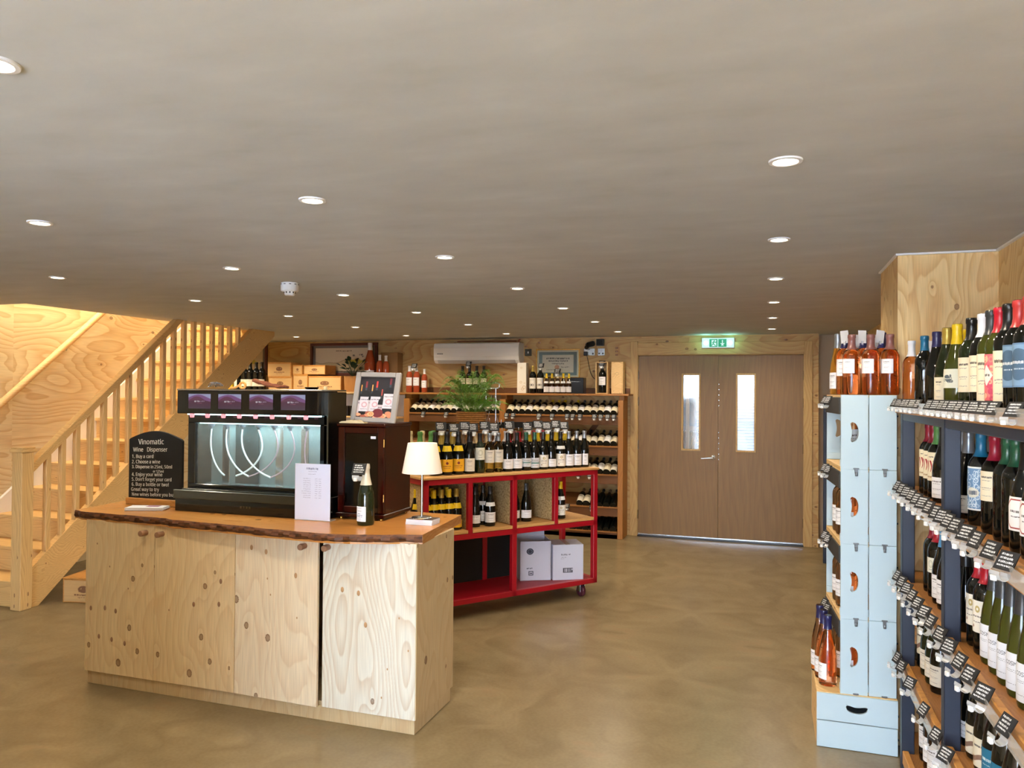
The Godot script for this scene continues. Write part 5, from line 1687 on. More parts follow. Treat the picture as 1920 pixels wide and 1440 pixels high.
	for r in 2:
		for i in behind[r].size():
			var b = behind[r][i]
			bottle(b[1], "dark_glass", b[0], "cream", P.call(b[2], 1.035, -0.205 - r * 0.1), "%s-capped bottle in the %s row on the trolley, %s from its left end" % [{"rosecap": "rose", "deepgreen": "green"}.get(b[0], b[0]), ["middle", "back"][r], nth(i)], g, {"turn": yaw - 0.4, "label": [0.03, 0.1, 2.2], "cap0": 0.215, "size": 1.05 if b[0] in ["tan", "silver"] and r == 1 else 1.0})
	# chalked tags standing among the necks
	var tx := [-1.33, -1.22, -1.13, -1.06, -0.955, -0.87, -0.73, -0.56, -0.46, -0.37, -0.28, -0.2]
	for i in tx.size():
		price_tag(P.call(tx[i], 1.35 - 0.012 * (i % 2), -0.145), yaw - 0.42, "black chalked price tag above the trolley bottles, %s from the left" % nth(i), "price tags on the trolley", i, 1.35)
	for i in 5:
		var kx: float = [-1.18, -0.66, -0.5, -0.38, -0.24][i]
		var bt := thing("price_card", "black price card seen from behind at the back of the trolley top, %s from left" % nth(i), "price tag", P.call(kx, 1.355, -0.36), yaw - 0.4, "price tags on the trolley")
		var mm := MB.new()
		mm.box(Vector3(0, 0.02, 0), Vector3(0.085, 0.05, 0.002), 0.0, Basis(Vector3(1, 0, 0), 0.25))
		put("card", mm, M.black_matt, bt)
		mm = MB.new()
		mm.cyl(Vector3(0, -0.02, 0), Vector3(0, 0.0, 0), 0.004, 8)
		put("clip", mm, M.clear_plastic, bt)
	# fern in a basket on a turned stand
	plants(P)

func plants(P: Callable) -> void:
	var at: Vector3 = P.call(-0.965, 1.035, -0.33)
	var t := thing("potted_fern", "feathery green asparagus fern in a woven basket on the trolley", "potted plant", at)
	var m := MB.new()
	m.lathe([Vector2(0, 0.0), Vector2(0.075, 0.0), Vector2(0.082, 0.01), Vector2(0.1, 0.28), Vector2(0.115, 0.45), Vector2(0.108, 0.45), Vector2(0.1, 0.43), Vector2(0, 0.425)], 28)
	var bk := put("basket", m, M.wicker, t)
	for k in 11:
		m = MB.new()
		var y := 0.29 + k * 0.0155
		var rr := 0.1 + (y - 0.28) * 0.09
		var pts := []
		for i in 33:
			var a := TAU * i / 32
			pts.append(Vector3(sin(a) * (rr + 0.003 * sin(a * 12 + k * PI)), y, cos(a) * (rr + 0.003 * sin(a * 12 + k * PI))))
		m.tube(pts, 0.0065, 5)
		put("basket_weave", m, M.wicker, bk)
	var r := RandomNumberGenerator.new()
	r.seed = 77
	for f in 44:
		m = MB.new()
		var a := TAU * f / 44.0 + r.randf_range(-0.2, 0.2)
		var len := r.randf_range(0.13, 0.26)
		var rise := r.randf_range(0.06, 0.36)
		if f % 5 == 0: len *= 1.25
		if sin(a) < -0.6: len *= 1.2
		var dir := Vector3(sin(a), 0, cos(a))
		var pts := []
		for i in 9:
			var q := i / 8.0
			pts.append(Vector3(0, 0.43, 0) + dir * (0.03 + len * q) + Vector3(0, rise * sin(q * 2.1) - 0.03 * q * q, 0))
		m.tube(pts, 0.0013, 4, 0.5)
		for i in range(1, 33):
			var q := 0.1 + 0.9 * i / 32.0
			var k := int(q * 8)
			var p: Vector3 = pts[mini(k, 8)].lerp(pts[mini(k + 1, 8)], q * 8 - k)
			var w := 0.055 * sin(PI * (0.12 + 0.85 * q))
			for sd in [-1.0, 1.0]:
				var side: Vector3 = dir.cross(Vector3(0, 1, 0)) * sd
				for z in 5:
					var e: Vector3 = p + (side * (0.35 + 0.65 * r.randf()) + dir * r.randf_range(0.1, 0.7) + Vector3(0, r.randf_range(-0.35, 0.5), 0)) * w * 0.8
					var nn := Vector3(r.randf_range(-0.4, 0.4), 1, r.randf_range(-0.4, 0.4)).normalized()
					var off := (e - p).cross(nn).normalized() * 0.0016
					m.tri(p, (p + e) * 0.5 + off, e, nn, nn, nn)
					m.tri(p, e, (p + e) * 0.5 - off, nn, nn, nn)
		put("frond", m, M.green_leaf, t)
	# chrome hook stand beside the fern
	var c := thing("hook_stand", "chrome wire display stand with hooks beside the fern", "display stand", P.call(-0.80, 1.035, -0.33), -0.1)
	m = MB.new()
	m.lathe([Vector2(0, 0), Vector2(0.06, 0), Vector2(0.06, 0.006), Vector2(0, 0.008)], 20)
	put("base", m, M.chrome, c)
	m = MB.new()
	m.tube([Vector3(-0.03, 0.0, 0), Vector3(-0.03, 0.6, 0), Vector3(-0.03, 0.632, 0)], 0.004, 8)
	m.tube([Vector3(0.055, 0.0, 0), Vector3(0.055, 0.6, 0), Vector3(0.055, 0.632, 0)], 0.004, 8)
	put("upright", m, M.chrome, c)
	m = MB.new()
	var ring := []
	for i in 25:
		var a := TAU * i / 24
		ring.append(Vector3(signf(cos(a)) * pow(absf(cos(a)), 0.35) * 0.085, 0.655 + signf(sin(a)) * pow(absf(sin(a)), 0.5) * 0.022, 0))
	m.tube(ring, 0.0045, 8)
	put("name_plate_frame", m, M.chrome, c)
	for k in 8:
		m = MB.new()
		var hx: float = [-0.075, -0.03, 0.02, 0.055, 0.09, -0.055, 0.0, 0.1][k]
		var hy: float = [0.56, 0.58, 0.55, 0.57, 0.56, 0.4, 0.42, 0.41][k]
		var pts := [Vector3(clampf(hx, -0.03, 0.055), hy + 0.03, 0)]
		for i in 8:
			var a := PI * i / 7.0
			pts.append(Vector3(hx - 0.012 * cos(a), hy - 0.05 - 0.012 * sin(a), 0.02))
		pts.append(Vector3(hx + 0.012, hy - 0.02, 0.02))
		m.tube(pts, 0.0028, 6)
		put("hook", m, M.chrome, c)

# ---------------------------------------------------------------- wine rack along the back wall
func back_rack() -> void:
	var t := thing("wall_wine_rack", "oak wine rack with sloping tiers along the back wall", "wine rack", Vector3(-2.9, 0, -8.6))
	var O := Vector3(2.9, 0, 8.6)
	var m := MB.new()
	m.bx(-4.3 + 2.9, -1.46 + 2.9, 1.612, 1.634, 0.03, -0.3, 0.002)
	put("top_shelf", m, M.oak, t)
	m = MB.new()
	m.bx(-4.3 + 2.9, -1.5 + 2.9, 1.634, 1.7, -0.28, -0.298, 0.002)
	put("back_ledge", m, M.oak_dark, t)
	for x in [[-4.25, -4.175], [-3.0, -2.925], [-1.585, -1.525]]:
		m = MB.new()
		m.bx(x[0] + 2.9, x[1] + 2.9, 0.0, 1.56, 0.0, -0.295, 0.003)
		m.bx(x[0] + 2.9, x[1] + 2.9, 1.56, 1.612, -0.06, -0.295, 0.003)
		put("upright", m, M.oak_v, t)
	var tiers := [1.365, 1.02, 0.7, 0.335, 0.06]
	for bay in 2:
		var x0: float = [-2.925, -4.175][bay] + 2.9
		var x1: float = [-1.585, -3.0][bay] + 2.9
		for y in tiers:
			m = MB.new()
			var sl := Basis(Vector3(1, 0, 0), 0.5)
			m.box(Vector3((x0 + x1) / 2, y + 0.06, -0.14), Vector3(x1 - x0, 0.014, 0.3), 0.001, sl)
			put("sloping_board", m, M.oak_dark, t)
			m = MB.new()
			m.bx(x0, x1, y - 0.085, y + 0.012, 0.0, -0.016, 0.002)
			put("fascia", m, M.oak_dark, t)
			m = MB.new()
			m.bx(x0, x1, y + 0.008, y + 0.026, 0.012, -0.012, 0.002)
			put("lip", m, M.oak, t)
		m = MB.new()
		m.bx(x0, x1, 0.0, 0.05, 0.0, -0.02, 0.002)
		put("kickboard", m, M.oak, t)
		m = MB.new()
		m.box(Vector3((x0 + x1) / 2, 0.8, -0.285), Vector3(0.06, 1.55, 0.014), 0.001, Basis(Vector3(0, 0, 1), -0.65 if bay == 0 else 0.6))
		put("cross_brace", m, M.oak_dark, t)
	# bottles lie on the tiers, bases to the front
	var lean := Basis(Vector3(1, 0, 0), -PI / 2 + 0.5)
	var fill := [[0, 0, 17, 0], [0, 1, 8, 9], [0, 2, 8, 9], [0, 3, 8, 9], [0, 4, 7, 10], [1, 0, 15, 0]]
	var tier_word := ["top tier", "second tier", "third tier", "fourth tier", "lowest tier"]
	for f in fill:
		for i in f[2]:
			var x: float = ([-2.875, -4.125][f[0]]) + 0.0775 * (i + f[3])
			var y: float = tiers[f[1]] + 0.04
			var cap: String = ["black", "charcoal", "black", "bronze"][(i * 7 + f[1] * 3) % 4]
			if f[0] == 0 and f[1] == 0 and i in [6, 7, 8, 10]: cap = "yellow"
			if f[0] == 1 and i > 11: cap = "red"
			var dark: bool = f[1] == 4 or (f[1] == 3 and i > 3)
			if f[1] == 3 and i < 2: continue
			var style: String = "" if dark else ["cream", "ivory", "cream", "white"][(i * 5 + f[1]) % 4]
			var op := {"lean": lean, "label": [0.016 + 0.004 * (i % 3), 0.125 + 0.008 * ((i * 3) % 4), 3.5], "turn": 0.0}
			if f[0] == 1: op["collar"] = ["cream", 0.135, 0.165, 3.0]
			var where := "lying bottle, %s from left on the %s, %s bay of wall rack" % [nth(i), tier_word[f[1]], ["right", "left"][f[0]]]
			bottle("bordeaux" if i % 3 else "burgundy", "dark_glass", cap, style, Vector3(x, y, -8.585 - 0.004 * (i % 2)), "%s %s" % ["dark unlabelled" if dark else {"cream": "cream-labelled", "ivory": "ivory-labelled", "white": "white-labelled"}[style], where], "bottles lying on the wall rack", op)
	var tags := [[0, 0, [-0.03, 0.08, 0.52, 0.74, 0.99, 1.08, 1.2, 1.43, 1.53, 1.64, 1.74]], [0, 1, [1.3]], [0, 2, [1.18, 1.36]], [0, 3, [0.9, 1.0, 1.4]], [1, 0, [0.2, 0.62, 1.13]]]
	for g in tags:
		for i in g[2].size():
			var x: float = ([-2.88, -4.12][g[0]]) + g[2][i] * 0.72
			price_tag(Vector3(x, tiers[g[1]] - 0.012, -8.575), 0.0, "price tag, %s from left on %s lip, %s bay of wall rack" % [nth(i), tier_word[g[1]], ["right", "left"][g[0]]], "price tags on the wall rack", i + g[1], 1.0)
	# ----- what stands on its top shelf
	var y := 1.634
	var grp := "bottles on the wall rack's top shelf"
	for i in 2:
		bottle("bordeaux", "rose_dim", "white", "white", Vector3(-4.225 + 0.098 * i, y, -8.7), ["left", "right"][i] + " one of two tall rosé bottles left of the fern, on the rack top", grp, {"size": 1.12, "label": [0.075, 0.165, 2.4], "name": "rose_bottle"})
	bottle("bordeaux", "rose_dim", "white", "white", Vector3(-4.02, y, -8.7), "smaller slim rosé bottle right of two taller ones on the rack top", grp, {"size": 0.98, "label": [0.06, 0.15, 2.4], "name": "rose_bottle"})
	price_tag(Vector3(-4.14, 1.93, -8.65), 0.0, "black price tag on the neck of a tall rosé bottle on the rack", "", 3, 1.3)
	for i in 4:
		bottle("bordeaux", "dark_glass", "black", "cream", Vector3(-3.52 + 0.092 * i, y, -8.72), "dark bottle with cream label under the air conditioner, %s from the left" % nth(i), grp, {"size": 1.1, "label": [0.095, 0.16, 2.5]})
	price_tag(Vector3(-3.425, 1.955, -8.67), 0.0, "black price tag on a dark bottle below the air conditioner", "", 1, 1.2)
	for i in 2:
		bottle("bordeaux", "dark_glass", ["gold", "black"][i], "monogram", Vector3(-2.625 + 0.093 * i, y, -8.72), ["left gold-capped", "right black-capped"][i] + " dark bottle with a tall monogram label below the certificate", grp, {"size": 1.1, "label": [0.05, 0.165, 2.6]})
	price_tag(Vector3(-2.51, 1.93, -8.67), 0.0, "black price tag on the right monogram bottle below the certificate", "", 4, 1.2)
	for i in 5:
		bottle("burgundy", "brown_glass", "yellow" if i != 2 else "cream", "white", Vector3(-2.445 + 0.0675 * i, y, -8.68), "half bottle with white label in the row of five, %s from the left" % nth(i), grp, {"size": 0.79, "label": [0.02, 0.1, 2.8], "collar": ["stub", 0.15, 0.18, 2.4], "cap0": 0.225, "name": "half_bottle"})
	price_tag(Vector3(-2.31, 1.86, -8.66), 0.0, "dark price tag above the middle half bottle on the rack top", "", 5, 1.3)
	var g := thing("gift_carton", "tall white printed gift carton on the rack top below the air conditioner", "carton", Vector3(-2.75, y, -8.72), 0.06)
	m = MB.new()
	m.bx(-0.055, 0.055, 0, 0.36, -0.055, 0.055, 0.002)
	put("carton_body", m, mat(c8(222, 214, 196), 0.6), g)
	m = MB.new()
	for p in [[-0.005, 0.3, 0.012], [0.03, 0.07, 0.02], [-0.01, 0.13, 0.014], [0.01, 0.05, 0.016], [0.036, 0.12, 0.01]]:
		m.lathe([Vector2(p[2], 0), Vector2(p[2] * 0.7, 0)], 14, Vector3(p[0], p[1], 0.0556), 0, TAU, Basis(Vector3(1, 0, 0), Vector3(0, 0, 1), Vector3(0, -1, 0)))
	put("printed_motif", m, M.cap_tan, g)
	g = thing("black_speaker_box", "small black box with a silver line beside the half bottles", "box", Vector3(-2.08, y, -8.74))
	m = MB.new()
	m.bx(-0.08, 0.08, 0, 0.185, -0.07, 0.07, 0.004)
	put("case", m, M.black, g)
	m = MB.new()
	m.bx(-0.065, 0.045, 0.136, 0.141, 0.07, 0.0712, 0.0)
	put("silver_line", m, M.steel, g)
	g = thing("bottle_gift_box", "open pine gift box holding an upright bottle at the rack's right end", "wooden box", Vector3(-1.79, y, -8.73))
	m = MB.new()
	m.bx(-0.07, -0.06, 0, 0.365, -0.06, 0.06, 0.001).bx(0.06, 0.07, 0, 0.365, -0.06, 0.06, 0.001).bx(-0.06, 0.06, 0, 0.01, -0.06, 0.06, 0.001).bx(-0.06, 0.06, 0.355, 0.365, -0.06, 0.06, 0.001).bx(-0.06, 0.06, 0.01, 0.355, -0.06, -0.055, 0.0)
	put("box_shell", m, M.pale_board, g)
	bottle("bordeaux", "dark_glass", "black", "white", Vector3(-1.79, y + 0.01, -8.715), "dark bottle with pale label standing inside the open pine gift box", grp, {"size": 1.12, "label": [0.08, 0.165, 2.4]})
	price_tag(Vector3(-1.785, 1.95, -8.665), 0.0, "black price tag hanging in the open pine gift box", "", 0, 1.3)
	g = thing("closed_gift_box", "closed pine gift box with a small printed emblem at the rack's end", "wooden box", Vector3(-1.61, y, -8.73), -0.04)
	m = MB.new()
	m.bx(-0.068, 0.068, 0, 0.365, -0.06, 0.05, 0.002)
	put("box_body", m, M.pale_board, g)
	m = MB.new()
	m.bx(-0.06, 0.06, 0.004, 0.36, 0.05, 0.058, 0.002)
	put("sliding_lid", m, M.pale_board, g)
	m = MB.new()
	m.lathe([Vector2(0.02, 0), Vector2(0.013, 0)], 16, Vector3(0, 0.23, 0.0586), 0, TAU, Basis(Vector3(1, 0, 0), Vector3(0, 0, 1), Vector3(0, -1, 0)))
	put("emblem", m, M.cap_tan, g)

func alcove() -> void:
	# the left shelf under the stairs
	var t := thing("alcove_shelf", "plywood shelf with a lower board in the alcove under the stairs", "shelf", Vector3(-5.8, 1.612, -8.73))
	var m := MB.new()
	m.bx(-1.5, 1.48, 0.0, 0.022, 0.17, -0.168, 0.002)
	put("shelf_board", m, M.pale_board, t)
	m = MB.new()
	m.bx(-1.5, 1.48, -0.305, -0.285, 0.14, -0.168, 0.002)
	put("lower_board", m, M.pale_board, t)
	for x in [-1.4, 0.2, 0.75, 1.45]:
		m = MB.new()
		m.bx(x - 0.012, x + 0.012, -1.612, 0.0, -0.13, -0.168, 0.002)
		put("support", m, M.steel_dark, t)
	m = MB.new()
	m.bx(-7.3, -4.3, 0.0, 1.6, -8.885, -8.899, 0.0)
	struct("wall_panel", m, M.wall_white, "plain grey wall below the alcove shelf", "wall")
	for i in 5:
		var gl := thing("tumbler", "dark glass tumbler on the lower alcove board, %s from the left" % nth(i), "glass", Vector3(-5.16 + 0.075 * i, 1.327, -8.66 - 0.03 * (i % 2)), 0.0, "tumblers on the alcove shelf")
		m = MB.new()
		m.lathe([Vector2(0, 0), Vector2(0.026, 0), Vector2(0.033, 0.13), Vector2(0.031, 0.13), Vector2(0.025, 0.008), Vector2(0, 0.008)], 18)
		put("glass", m, mat(c8(38, 32, 30), 0.08), gl)
	for i in 5:
		bottle("bordeaux", "dark_glass", "black", "ivory", Vector3(-6.72 + [0.0, 0.11, 0.2, 0.295, 0.385][i], 1.634, -8.62), "tall dark bottle in the alcove left of the wooden boxes, %s from the left" % nth(i), "tall bottles in the alcove", {"size": 1.36 if i == 0 else 1.3, "label": [0.05, 0.12, 2.6] if i else [0.03, 0.13, 0.9]})
	var yb := thing("yellow_box", "small yellow carton beside the tall bottles in the alcove", "carton", Vector3(-6.88, 1.634, -8.7))
	m = MB.new()
	m.bx(-0.05, 0.05, 0, 0.19, -0.05, 0.05, 0.003)
	put("carton", m, M.cap_yellow, yb)
	m = MB.new()
	m.bx(-0.051, 0.051, 0.176, 0.19, -0.051, 0.051, 0.002)
	put("lid", m, M.cap_gold, yb)
	var bx := [[-6.03, 1.634, 0.37, 0.19, 0, "lower box with emblem at the left of the wooden wine boxes"], [-6.05, 1.824, 0.36, 0.19, 1, "upper box on the left stack of wooden wine boxes"], [-5.73, 1.634, 0.22, 0.22, 2, "plain box in the middle of the bottom row of wine boxes"], [-5.77, 1.854, 0.15, 0.125, 3, "small bright box on top of the middle wine boxes"], [-5.52, 1.854, 0.32, 0.122, 0, "flat box with a printed crown lying on the wide wine box"], [-5.37, 1.634, 0.48, 0.2, 2, "wide printed wine box at the right of the bottom row"]]
	for i in bx.size():
		var b = bx[i]
		wine_box("wine_box", b[5], Vector3(b[0], b[1], -8.72), Vector3(b[2] - 0.006, b[3], 0.26), 0.02 * (i % 3 - 1), b[4], "wooden wine boxes in the alcove")
	# framed landscapes
	for k in 2:
		var x: float = [-5.27, -6.95][k]
		var f := thing("framed_picture", ["wide framed landscape drawing on the wall above the wine boxes", "framed drawing behind the tall bottles, partly hidden by the stair"][k], "picture", Vector3(x, [2.06, 2.07][k], -8.9))
		var w: float = [0.5, 0.5][k]
		m = MB.new()
		m.bx(-w, w, 0.18, 0.215, 0, 0.03, 0.003).bx(-w, w, -0.215, -0.18, 0, 0.03, 0.003).bx(-w, -w + 0.035, -0.18, 0.18, 0, 0.03, 0.003).bx(w - 0.035, w, -0.18, 0.18, 0, 0.03, 0.003)
		put("frame", m, mat(c8(92, 44, 34), 0.35), f)
		m = MB.new()
		m.bx(-w + 0.03, w - 0.03, -0.185, 0.185, 0.002, 0.01, 0.0)
		put("mount", m, mat(c8(116, 106, 100), 0.8), f)
		m = MB.new()
		m.quad(Vector3(-w + 0.075, -0.15, 0.0108), Vector3(w - 0.075, -0.15, 0.0108), Vector3(w - 0.075, 0.15, 0.0108), Vector3(-w + 0.075, 0.15, 0.0108), Vector3(0, 0, 1))
		put("drawing", m, tex_mat(picture_tex(k), 0.7), f)
	# jeroboam of rosé, carton and two bottles at the right end
	wine_box("wine_box", "wooden box under the giant rosé bottle on the alcove shelf", Vector3(-4.79, 1.634, -8.72), Vector3(0.2, 0.12, 0.2), 0.0, 1, "wooden wine boxes in the alcove")
	bottle("burgundy", "rose_dim", "white", "white", Vector3(-4.79, 1.754, -8.72), "giant rosé bottle with white cap above the framed photograph", "", {"size": 1.72, "label": [0.03, 0.09, 2.6], "cap0": 0.24, "name": "rose_magnum"})
	var ca := thing("brown_carton", "tall brown cardboard carton behind two rosé bottles", "carton", Vector3(-4.53, 1.634, -8.81))
	m = MB.new()
	m.bx(-0.12, 0.12, 0, 0.5, -0.07, 0.07, 0.002)
	put("carton_body", m, mat(c8(150, 112, 70), 0.85), ca)
	m = MB.new()
	m.bx(-0.12, 0.12, 0.5, 0.503, -0.004, 0.07, 0.0)
	put("lid_flap", m, mat(c8(160, 122, 78), 0.85), ca)
	wine_box("wine_box", "wooden box under two rosé bottles at the shelf's right end", Vector3(-4.575, 1.634, -8.66), Vector3(0.2, 0.13, 0.14), 0.0, 3, "wooden wine boxes in the alcove")
	for i in 2:
		bottle("bordeaux", "rose_dim", "white", "white", Vector3(-4.62 + 0.088 * i, 1.764, -8.66), ["left", "right"][i] + " one of two white-capped rosé bottles before the brown carton", "", {"size": 1.15 - 0.04 * i, "label": [0.03, 0.09, 2.2], "name": "rose_bottle"})
	# leafy plant in a reddish wooden pot
	var p := thing("potted_houseplant", "dark leafy houseplant in a wooden pot beside the wine boxes", "potted plant", Vector3(-5.0, 1.634, -8.66))
	m = MB.new()
	m.prism([Vector2(-0.075, 0), Vector2(0.075, 0), Vector2(0.085, 0.2), Vector2(-0.085, 0.2)], -0.075, 0.075)
	put("pot", m, M.oak_v, p)
	var r := RandomNumberGenerator.new()
	r.seed = 31
	for i in 26:
		var a := TAU * i / 26.0 + r.randf_range(-0.3, 0.3)
		var l := r.randf_range(0.05, 0.19)
		var tip := Vector3(sin(a) * l * 0.8, 0.2 + r.randf_range(0.03, 0.22), cos(a) * l * 0.6)
		if i == 3: tip = Vector3(0.19, 0.36, 0.04)
		if i == 9: tip = Vector3(-0.16, 0.34, 0.06)
		m = MB.new()
		m.tube([Vector3(0, 0.19, 0), tip * 0.6 + Vector3(0, 0.1, 0), tip], 0.0025, 5)
		var d := (tip - Vector3(0, 0.22, 0)).normalized()
		var s := d.cross(Vector3(0, 1, 0.2)).normalized()
		var nn := s.cross(d).normalized()
		if nn.y < 0: nn = -nn
		var L := r.randf_range(0.06, 0.1)
		var W := L * 0.36
		var base := tip - d * 0.01
		var pts := []
		for q in 7:
			var f := q / 6.0
			pts.append([base + d * L * f - Vector3(0, 0.02 * f * f, 0), W * sin(PI * clampf(f * 0.92 + 0.06, 0, 1))])
		for q in 6:
			for sd in [-1.0, 1.0]:
				var a0: Vector3 = pts[q][0]
				var a1: Vector3 = pts[q + 1][0]
				var b0: Vector3 = a0 + s * sd * pts[q][1] + nn * pts[q][1] * 0.25
				var b1: Vector3 = a1 + s * sd * pts[q + 1][1] + nn * pts[q + 1][1] * 0.25
				m.quad(a0, a1, b1, b0, nn)
		put("leaf", m, M.dark_leaf, p)

func wall_fittings() -> void:
	var t := thing("air_conditioner", "white wall-mounted air conditioner above the wine rack", "air conditioner", Vector3(-3.345, 2.115, -8.9))
	var m := MB.new()
	var side := Transform3D(Basis(Vector3(0, 0, 1), Vector3(0, 1, 0), Vector3(-1, 0, 0)), Vector3())
	m.prism([Vector2(0, -0.1), Vector2(0.1, -0.125), Vector2(0.16, -0.12), Vector2(0.195, -0.085), Vector2(0.205, -0.05), Vector2(0.21, 0.06), Vector2(0.2, 0.11), Vector2(0.18, 0.125), Vector2(0, 0.125)], -0.55, 0.55, side)
	put("body", m, mat(c8(228, 226, 220), 0.4), t)
	m = MB.new()
	m.prism([Vector2(0.2065, -0.045), Vector2(0.2125, -0.04), Vector2(0.2155, 0.06), Vector2(0.206, 0.112), Vector2(0.2, 0.112)], -0.545, 0.545, side)
	put("front_panel", m, mat(c8(232, 230, 224), 0.35), t)
	m = MB.new()
	m.prism([Vector2(0.165, -0.118), Vector2(0.2, -0.083), Vector2(0.204, -0.086), Vector2(0.17, -0.122)], -0.5, 0.5, side)
	put("air_flap", m, mat(c8(186, 186, 182), 0.4), t)
	m = MB.new()
	for k in 6: m.bx(-0.5 + k * 0.013, -0.5 + k * 0.013 + 0.009, -0.012, 0.0, 0.2135, 0.2148, 0.0)
	put("maker_mark", m, M.dark_strip, t)
	m = MB.new()
	m.tube([Vector3(0.5, 0.125, 0.05), Vector3(0.5, 0.16, 0.05), Vector3(0.52, 0.172, 0.05)], 0.008, 8)
	m.tube([Vector3(0.47, 0.125, 0.06), Vector3(0.47, 0.15, 0.06), Vector3(-0.3, 0.155, 0.05)], 0.006, 8)
	put("copper_pipe", m, mat(c8(150, 80, 50), 0.4, 0.8), t)
	t = thing("framed_certificate", "gilt-framed certificate with a blue-green border on the back wall", "certificate", Vector3(-2.367, 1.99, -8.9))
	m = MB.new()
	m.bx(-0.27, 0.27, 0.16, 0.175, 0, 0.018, 0.002).bx(-0.27, 0.27, -0.175, -0.16, 0, 0.018, 0.002).bx(-0.27, -0.255, -0.16, 0.16, 0, 0.018, 0.002).bx(0.255, 0.27, -0.16, 0.16, 0, 0.018, 0.002)
	put("frame", m, M.brass, t)
	m = MB.new()
	m.quad(Vector3(-0.256, -0.161, 0.006), Vector3(0.256, -0.161, 0.006), Vector3(0.256, 0.161, 0.006), Vector3(-0.256, 0.161, 0.006), Vector3(0, 0, 1))
	put("certificate_sheet", m, tex_mat(certificate_tex(), 0.8), t)
	m = MB.new()
	m.bx(-0.256, 0.256, -0.161, 0.161, 0.009, 0.011, 0.0)
	put("glass", m, M.pane, t)
	t = thing("wall_switch", "grey metal switch plate right of the air conditioner", "switch", Vector3(-2.737, 2.127, -8.9))
	m = MB.new()
	m.bx(-0.042, 0.042, -0.042, 0.042, 0, 0.012, 0.003)
	put("plate", m, M.steel_dark, t)
	m = MB.new()
	m.bx(-0.008, 0.008, -0.012, 0.012, 0.012, 0.017, 0.002)
	put("rocker", m, M.white, t)
	for k in 2:
		t = thing("wall_socket", ["double steel socket plate with a black plug, right of the certificate", "single steel socket plate right of the plugged one"][k], "socket", Vector3([-1.985, -1.842][k], 2.125, -8.9))
		var w: float = [0.066, 0.042][k]
		m = MB.new()
		m.bx(-w, w, -0.042, 0.042, 0, 0.01, 0.003)
		put("plate", m, M.steel, t)
		m = MB.new()
		m.bx(-w + 0.012, -w + 0.026, -0.028, -0.01, 0.01, 0.012, 0.0).bx(w - 0.03, w - 0.012, -0.028, -0.01, 0.01, 0.012, 0.0)
		put("inset", m, M.dark_strip, t)
	t = thing("power_plug", "black plug with its cable hanging down to the rack top", "plug", Vector3(-2.02, 2.105, -8.885))
	m = MB.new()
	m.bx(-0.026, 0.026, -0.024, 0.024, -0.003, 0.03, 0.006)
	put("plug_body", m, M.black, t)
	m = MB.new()
	var pts := []
	for i in 15:
		var f := i / 14.0
		pts.append(Vector3(0.012 + 0.13 * pow(f, 2.2) + 0.012 * sin(f * 5.0), -0.02 - 0.34 * f + 0.06 * pow(f, 6.0), 0.012))
	m.tube(pts, 0.0035, 6)
	put("cable", m, M.black, t)
	t = thing("wall_camera", "small black camera on a bracket above the sockets", "camera", Vector3(-1.955, 2.212, -8.9))
	m = MB.new()
	m.box(Vector3(-0.01, 0, 0.045), Vector3(0.1, 0.06, 0.075), 0.012, Basis(Vector3(0, 0, 1), 0.3) * Basis(Vector3(0, 1, 0), 0.5))
	put("housing", m, M.black, t)
	m = MB.new()
	m.cyl(Vector3(-0.04, -0.03, 0.06), Vector3(-0.05, -0.04, 0.085), 0.024, 16)
	put("lens", m, M.black_gloss, t)
	t = thing("junction_box", "square black junction box under the ceiling beside the camera", "junction box", Vector3(-1.85, 2.235, -8.9))
	m = MB.new()
	m.bx(-0.045, 0.045, -0.04, 0.04, 0, 0.05, 0.005)
	put("case", m, M.black, t)
	m = MB.new()
	m.bx(-0.035, 0.035, -0.03, 0.03, 0.05, 0.054, 0.002)
	put("cover", m, M.black_matt, t)

# ---------------------------------------------------------------- pale crates with rosé
func crate_panel(w: float, h: float, th: float, hole: bool, vertical: bool) -> Array:
	# two boards with a slot between; returns their meshes in the panel's own x, y
	var out := []
	for k in 2:
		var m := MB.new()
		var L := h if vertical else w
		var W := (w if vertical else h) * 0.5 - 0.0045
		# outline along the board: a runs along, b across
		var map := func(a, b): return Vector2(b - W * 0.5, a - L * 0.5) if vertical else Vector2(a - L * 0.5, W * 0.5 - b)
		if not (hole and k == 0):
			var A: Vector2 = map.call(0, 0)
			var B: Vector2 = map.call(L, W)
			m.box(Vector3((A.x + B.x) / 2, (A.y + B.y) / 2, 0), Vector3(absf(B.x - A.x), absf(B.y - A.y), th), 0.002)
		else:
			var lo := []
			var hi := []
			for i in 17:
				var t := i / 16.0
				var a := L * 0.5 - 0.047 + 0.094 * t
				var hw := 0.0145 * sqrt(maxf(0.0, 1.0 - pow(absf(2 * t - 1), 6.0)))
				var c := W * 0.47 - 0.006 + 0.013 * (1.0 - pow(2 * t - 1, 2))
				lo.append(map.call(a, c - hw))
				hi.append(map.call(a, c + hw))
			var p1 := [map.call(0, 0), map.call(L, 0), map.call(L, W * 0.47)]
			var p2 := [map.call(0, W), map.call(L, W), map.call(L, W * 0.47)]
			for i in 17:
				p1.append(lo[16 - i]); p2.append(hi[16 - i])
			p1.append(map.call(0, W * 0.47)); p2.append(map.call(0, W * 0.47))
			m.prism(p1, -th / 2, th / 2)
			m.prism(p2, -th / 2, th / 2)
		out.append(m)
	return out

